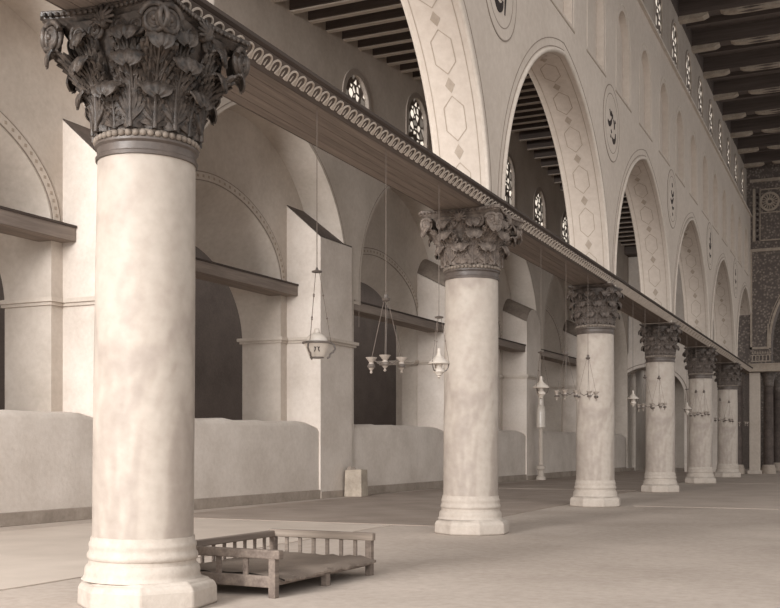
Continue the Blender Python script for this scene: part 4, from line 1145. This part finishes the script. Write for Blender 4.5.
# ------------------------------------------------------------------ hanging lamps
BEAMZ = 5.54
def chain(mb, a, b_, r=0.004, beads=0, br=0.012):
    a, b_ = Vector(a), Vector(b_)
    mb.tube([tuple(a), tuple(b_)], r, 5)
    for i in range(beads):
        mb.sphere(tuple(a.lerp(b_, (i + 1) / (beads + 1))), br, 6, 4)
def lamp_bowl(x, y, zr, label):
    r = tag(empty('hanging_lamp', (x, y, zr)), label, 'lamp', 'hanging oil lamps along the tie beam'); k = 1.0
    b = MB(); b.tube([(0, 0, BEAMZ - zr), (0, 0, 0.86)], 0.006, 6); b.build('wire', M['wire'], r)
    b = MB(); b.lathe([(0.01, 0.90), (0.02, 0.87), (0.065, 0.855), (0.06, 0.84), (0.01, 0.835)], 16); b.build('canopy', M['metal'], r, smooth=40)
    for q in range(3):
        a = 2 * pi * q / 3 + 0.5
        b = MB(); chain(b, (0.03 * cos(a), 0.03 * sin(a), 0.84), (0.165 * cos(a), 0.165 * sin(a), 0.02), 0.004, 2, 0.014); b.build('chain', M['wire'], r, smooth=60, merge=False)
    b = MB(); b.lathe([(0.06, -0.17), (0.085, -0.168), (0.10, -0.145), (0.115, -0.10), (0.135, -0.05), (0.162, 0.0), (0.165, 0.015), (0.14, 0.012)], 28); bw = b.build('bowl', M['enamel'], r, smooth=50)
    b = MB(); b.lathe([(0.162, -0.012), (0.178, -0.008), (0.178, 0.012), (0.162, 0.016)], 28); b.build('rim', M['metal'], r, smooth=30)
    b = MB(); b.lathe([(0.05, -0.185), (0.085, -0.18), (0.085, -0.165), (0.05, -0.16)], 20); b.build('foot', M['metal'], r, smooth=30)
    b = MB(); b.lathe([(0.13, 0.01), (0.125, 0.05), (0.10, 0.085), (0.06, 0.11), (0.035, 0.125), (0.03, 0.17), (0.02, 0.175)], 20); b.build('glass_chimney', M['enamel'], r, smooth=50)
    for q in range(3):
        a = 2 * pi * q / 3 + 0.5
        pts = [(0.165, 0.0), (0.205, -0.02), (0.215, -0.07), (0.19, -0.11), (0.155, -0.13), (0.15, -0.165), (0.12, -0.185)]
        b = MB(); b.tube([(p[0] * cos(a), p[0] * sin(a), p[1]) for p in pts], 0.011, 6); b.build('scroll_handle', M['metal'], r, smooth=60)
    # dark emblem on the bowl, facing the nave
    b = MB(); aa = atan2(-y, -x)
    loop = lambda c: [(c + 0.014 * sin(t * pi / 5), 0.034 + 0.026 * cos(t * pi / 5)) for t in range(11)]
    for pts in (loop(-0.022), loop(0.022), [(-.022, .008), (-.024, -.03), (-.036, -.055)], [(.022, .008), (.024, -.03), (.036, -.055)]):
        b.tube([(0.128 * cos(aa + 0.9 * u / 0.13), 0.128 * sin(aa + 0.9 * u / 0.13), -0.07 + z * 0.75) for u, z in pts], 0.0065, 6)
    b.build('emblem', M['ink'], bw, smooth=60)
    return r
def lamp_cluster(x, y, zr, label, rot=0.3):
    r = tag(empty('lamp_cluster', (x, y, zr), rot), label, 'lamp', 'hanging oil lamps along the tie beam')
    b = MB(); b.tube([(0, 0, BEAMZ - zr), (0, 0, 0.86)], 0.006, 6); b.build('wire', M['wire'], r)
    b = MB(); b.lathe([(0.012, 0.92), (0.03, 0.90), (0.03, 0.86), (0.06, 0.85), (0.05, 0.82), (0.012, 0.80)], 14); b.build('canopy', M['metal'], r, smooth=40)
    b = MB(); b.tube([(0.02, 0, 0.84), (0.0, 0, 0.02)], 0.004, 5); b.sphere((0, 0, 0.0), 0.03, 10, 6); b.build('centre_hub', M['metal'], r, smooth=60, merge=False)
    for q in range(3):
        a = 2 * pi * q / 3; c, s = cos(a), sin(a)
        am = MB(); am.tube([(0.02 * c, 0.02 * s, 0), (0.1 * c, 0.1 * s, -0.035), (0.17 * c, 0.17 * s, 0.01), (0.24 * c, 0.24 * s, 0.0)], 0.009, 6); am.build('arm', M['metal'], r, smooth=60)
        ch = MB(); chain(ch, (0.03 * c, 0.03 * s, 0.83), (0.235 * c, 0.235 * s, 0.04), 0.004); ch.build('chain', M['wire'], r)
        cu = MB(); cu.lathe([(0.012, -0.16), (0.022, -0.145), (0.01, -0.125), (0.03, -0.10), (0.052, -0.07), (0.04, -0.035), (0.03, -0.01), (0.05, 0.02), (0.078, 0.055), (0.08, 0.06), (0.06, 0.055)], 16, (0.24 * c, 0.24 * s))
        cu.build('oil_cup', M['cup'], r, smooth=50)
        ba = MB(); ba.lathe([(0.036, -0.03), (0.047, -0.04), (0.056, -0.068), (0.050, -0.08), (0.04, -0.085)], 14, (0.24 * c, 0.24 * s)); ba.build('band', M['metal'], r, smooth=40)
    return r
def lamp_shade(x, y, zr, label):
    r = tag(empty('hanging_lamp', (x, y, zr)), label, 'lamp', 'hanging oil lamps along the tie beam')
    b = MB(); b.tube([(0, 0, BEAMZ - zr), (0, 0, 0.7)], 0.006, 6); b.build('wire', M['wire'], r)
    b = MB(); b.lathe([(0.01, 0.74), (0.07, 0.72), (0.06, 0.70), (0.01, 0.69)], 14); b.build('canopy', M['metal'], r, smooth=40)
    for q in range(3):
        a = 2 * pi * q / 3 + 0.2
        c = MB(); chain(c, (0.035 * cos(a), 0.035 * sin(a), 0.70), (0.16 * cos(a), 0.16 * sin(a), 0.0), 0.004, 1); c.build('chain', M['wire'], r, smooth=60, merge=False)
    b = MB(); b.lathe([(0.165, 0.0), (0.168, 0.012), (0.13, 0.05), (0.085, 0.085), (0.05, 0.12), (0.045, 0.14), (0.03, 0.155), (0.03, 0.22), (0.02, 0.24)], 24); b.build('lamp_shade', M['enamel'], r, smooth=50)
    b = MB(); b.lathe([(0.012, -0.22), (0.03, -0.2), (0.022, -0.18), (0.05, -0.17), (0.05, -0.155), (0.09, -0.12), (0.085, -0.085), (0.05, -0.06), (0.045, -0.02), (0.06, 0.01)], 20); b.build('oil_font', M['enamel'], r, smooth=50)
    for q in range(3):
        a = 2 * pi * q / 3 + 0.2
        m_ = MB(); m_.tube([(p * cos(a), p * sin(a), z) for p, z in ((0.155, 0.005), (0.14, -0.06), (0.115, -0.1), (0.085, -0.11))], 0.01, 6); m_.build('scroll_arm', M['metal'], r, smooth=60)
    return r
def lampat(px, py, D=6.0):
    """world place of a lamp hung from the beam at distance D left of the nave axis, at its bearing"""
    a = radians(24.36)
    dep = 1060 * D / cos(a) / (870 - px)
    return -D, (dep - D * sin(a)) / cos(a), E + (446 - py) / 1060 * dep
x, y, z = lampat(317, 343); lamp_bowl(x, y, z, 'hanging oil lamp with white bowl and scroll handles, nearest of the row')
x, y, z = lampat(386, 361); lamp_cluster(x, y, z, 'cluster of small glass oil cups hanging in front of the long aisle beam', 0.9)
x, y, z = lampat(439, 364); lamp_shade(x, y, z, 'white shaded hanging oil lamp just left of the second column')
x, y, z = lampat(541, 388); lamp_shade(x, y, z, 'white shaded hanging oil lamp between second and third columns')
x, y, z = lampat(566, 393); lamp_cluster(x, y, z, 'cluster of oil cups hanging just left of the third column', 0.7)
x, y, z = lampat(588, 394); lamp_cluster(x, y, z, 'cluster of oil cups hanging in front of the third column shaft', 0.9)
x, y, z = lampat(633, 399); lamp_shade(x, y, z, 'white shaded hanging oil lamp just right of the third column')
x, y, z = lampat(645, 406); lamp_cluster(x, y, z, 'cluster of oil cups hanging at the left edge of the fourth column', 0.5)
x, y, z = lampat(659, 405); lamp_cluster(x, y, z, 'cluster of oil cups hanging in front of the fourth column shaft', 0.9)
x, y, z = lampat(687, 409); lamp_shade(x, y, z, 'white shaded hanging oil lamp at the left edge of the fifth column')
x, y, z = lampat(696, 414); lamp_cluster(x, y, z, 'cluster of oil cups hanging in front of the fifth column, left one of two', 0.5)
x, y, z = lampat(704, 413); lamp_cluster(x, y, z, 'cluster of oil cups hanging in front of the fifth column, right one of two', 0.9)
x, y, z = lampat(720, 419); lamp_cluster(x, y, z, 'cluster of oil cups hanging over the pale wall left of the sixth column', 0.5)
x, y, z = lampat(729, 420); lamp_cluster(x, y, z, 'cluster of oil cups hanging in front of the sixth column', 0.9)
x, y, z = lampat(744, 423); lamp_cluster(x, y, z, 'farthest cluster of oil cups, against the dark end of the arcade', 0.9)

# tall slim stand by the aisle pier
def fl_pt(px, py):
    a = radians(24.36); dep = E * 1060 / (py - 446); u = (px - 390) / 1060 * dep
    return (-dep * sin(a) + u * cos(a), dep * cos(a) + u * sin(a))
sx, sy = fl_pt(541, 480)
r = tag(empty('candle_stand', (sx, sy, 0)), 'tall slender pale candle stand on the aisle floor below the shaded lamp', 'stand')
b = MB(); b.lathe([(0.22, 0), (0.22, 0.12), (0.14, 0.2), (0.13, 0.42), (0.2, 0.5), (0.2, 0.62), (0.1, 0.68)], 16); b.build('base', M['stone'], r, smooth=40)
b = MB(); b.lathe([(0.1, 0.66), (0.09, 2.3)], 14); b.build('stem', M['plaster'], r, smooth=40)
b = MB(); b.lathe([(0.11, 2.28), (0.2, 2.36), (0.2, 3.0), (0.16, 3.3), (0.12, 3.34)], 16); b.build('candle_socket', M['enamel'], r, smooth=40)
b = MB(); b.lathe([(0.12, 3.32), (0.11, 4.2), (0.02, 4.24)], 14); b.build('candle', M['enamel'], r, smooth=40)

# ------------------------------------------------------------------ light: open daylight from the nave side and the near end, plus added fill lamps
wd = bpy.data.worlds.new('world'); SC.world = wd; wd.use_nodes = True
bg = wd.node_tree.nodes['Background']; bg.inputs[0].default_value = (1.0, 0.98, 0.96, 1); bg.inputs[1].default_value = 0.85
def area(name, loc, target, size, sy_, power, color=(1, 0.98, 0.96)):
    l = bpy.data.lights.new(name, 'AREA'); l.shape = 'RECTANGLE'; l.size = size; l.size_y = sy_; l.energy = power; l.color = color
    o = bpy.data.objects.new(name, l); COL.objects.link(o); o.location = loc
    o.rotation_euler = (Vector(target) - Vector(loc)).to_track_quat('-Z', 'Y').to_euler()
    return o

area('outer_aisle_fill', (-22.0, 33.0, 11.0), (-22.0, 33.0, 0.0), 4.0, 50.0, 1300)  # unseen fill lamp added to lift the dark outer aisle
area('aisle_end_fill', (-10.2, -12.0, 11.0), (-13.0, 40, 11.5), 8.0, 6.0, 14000)  # added fill aimed at the upper aisle wall, no such opening built
area('chapel_fill', (-11.0, 70.0, 6.4), (-11.0, 70.0, 0.0), 4.0, 4.0, 60)  # unseen fill added to brighten the room behind the end arch
sun = bpy.data.lights.new('daylight_from_the_doors', 'SUN'); sun.energy = 2.6; sun.angle = radians(60); sun.color = (1, 0.98, 0.96)
so = bpy.data.objects.new('daylight_from_the_doors', sun); COL.objects.link(so); so.location = (4, -12, 8)
so.rotation_euler = Vector((-sin(radians(24)), cos(radians(24)), -0.42)).to_track_quat('-Z', 'Y').to_euler()
vs = SC.view_settings
SC.display_settings.display_device = 'sRGB'
vs.view_transform = 'Standard'; vs.look = 'None'; vs.gamma = 1.0; vs.use_curve_mapping = False
vs.exposure = -0.34
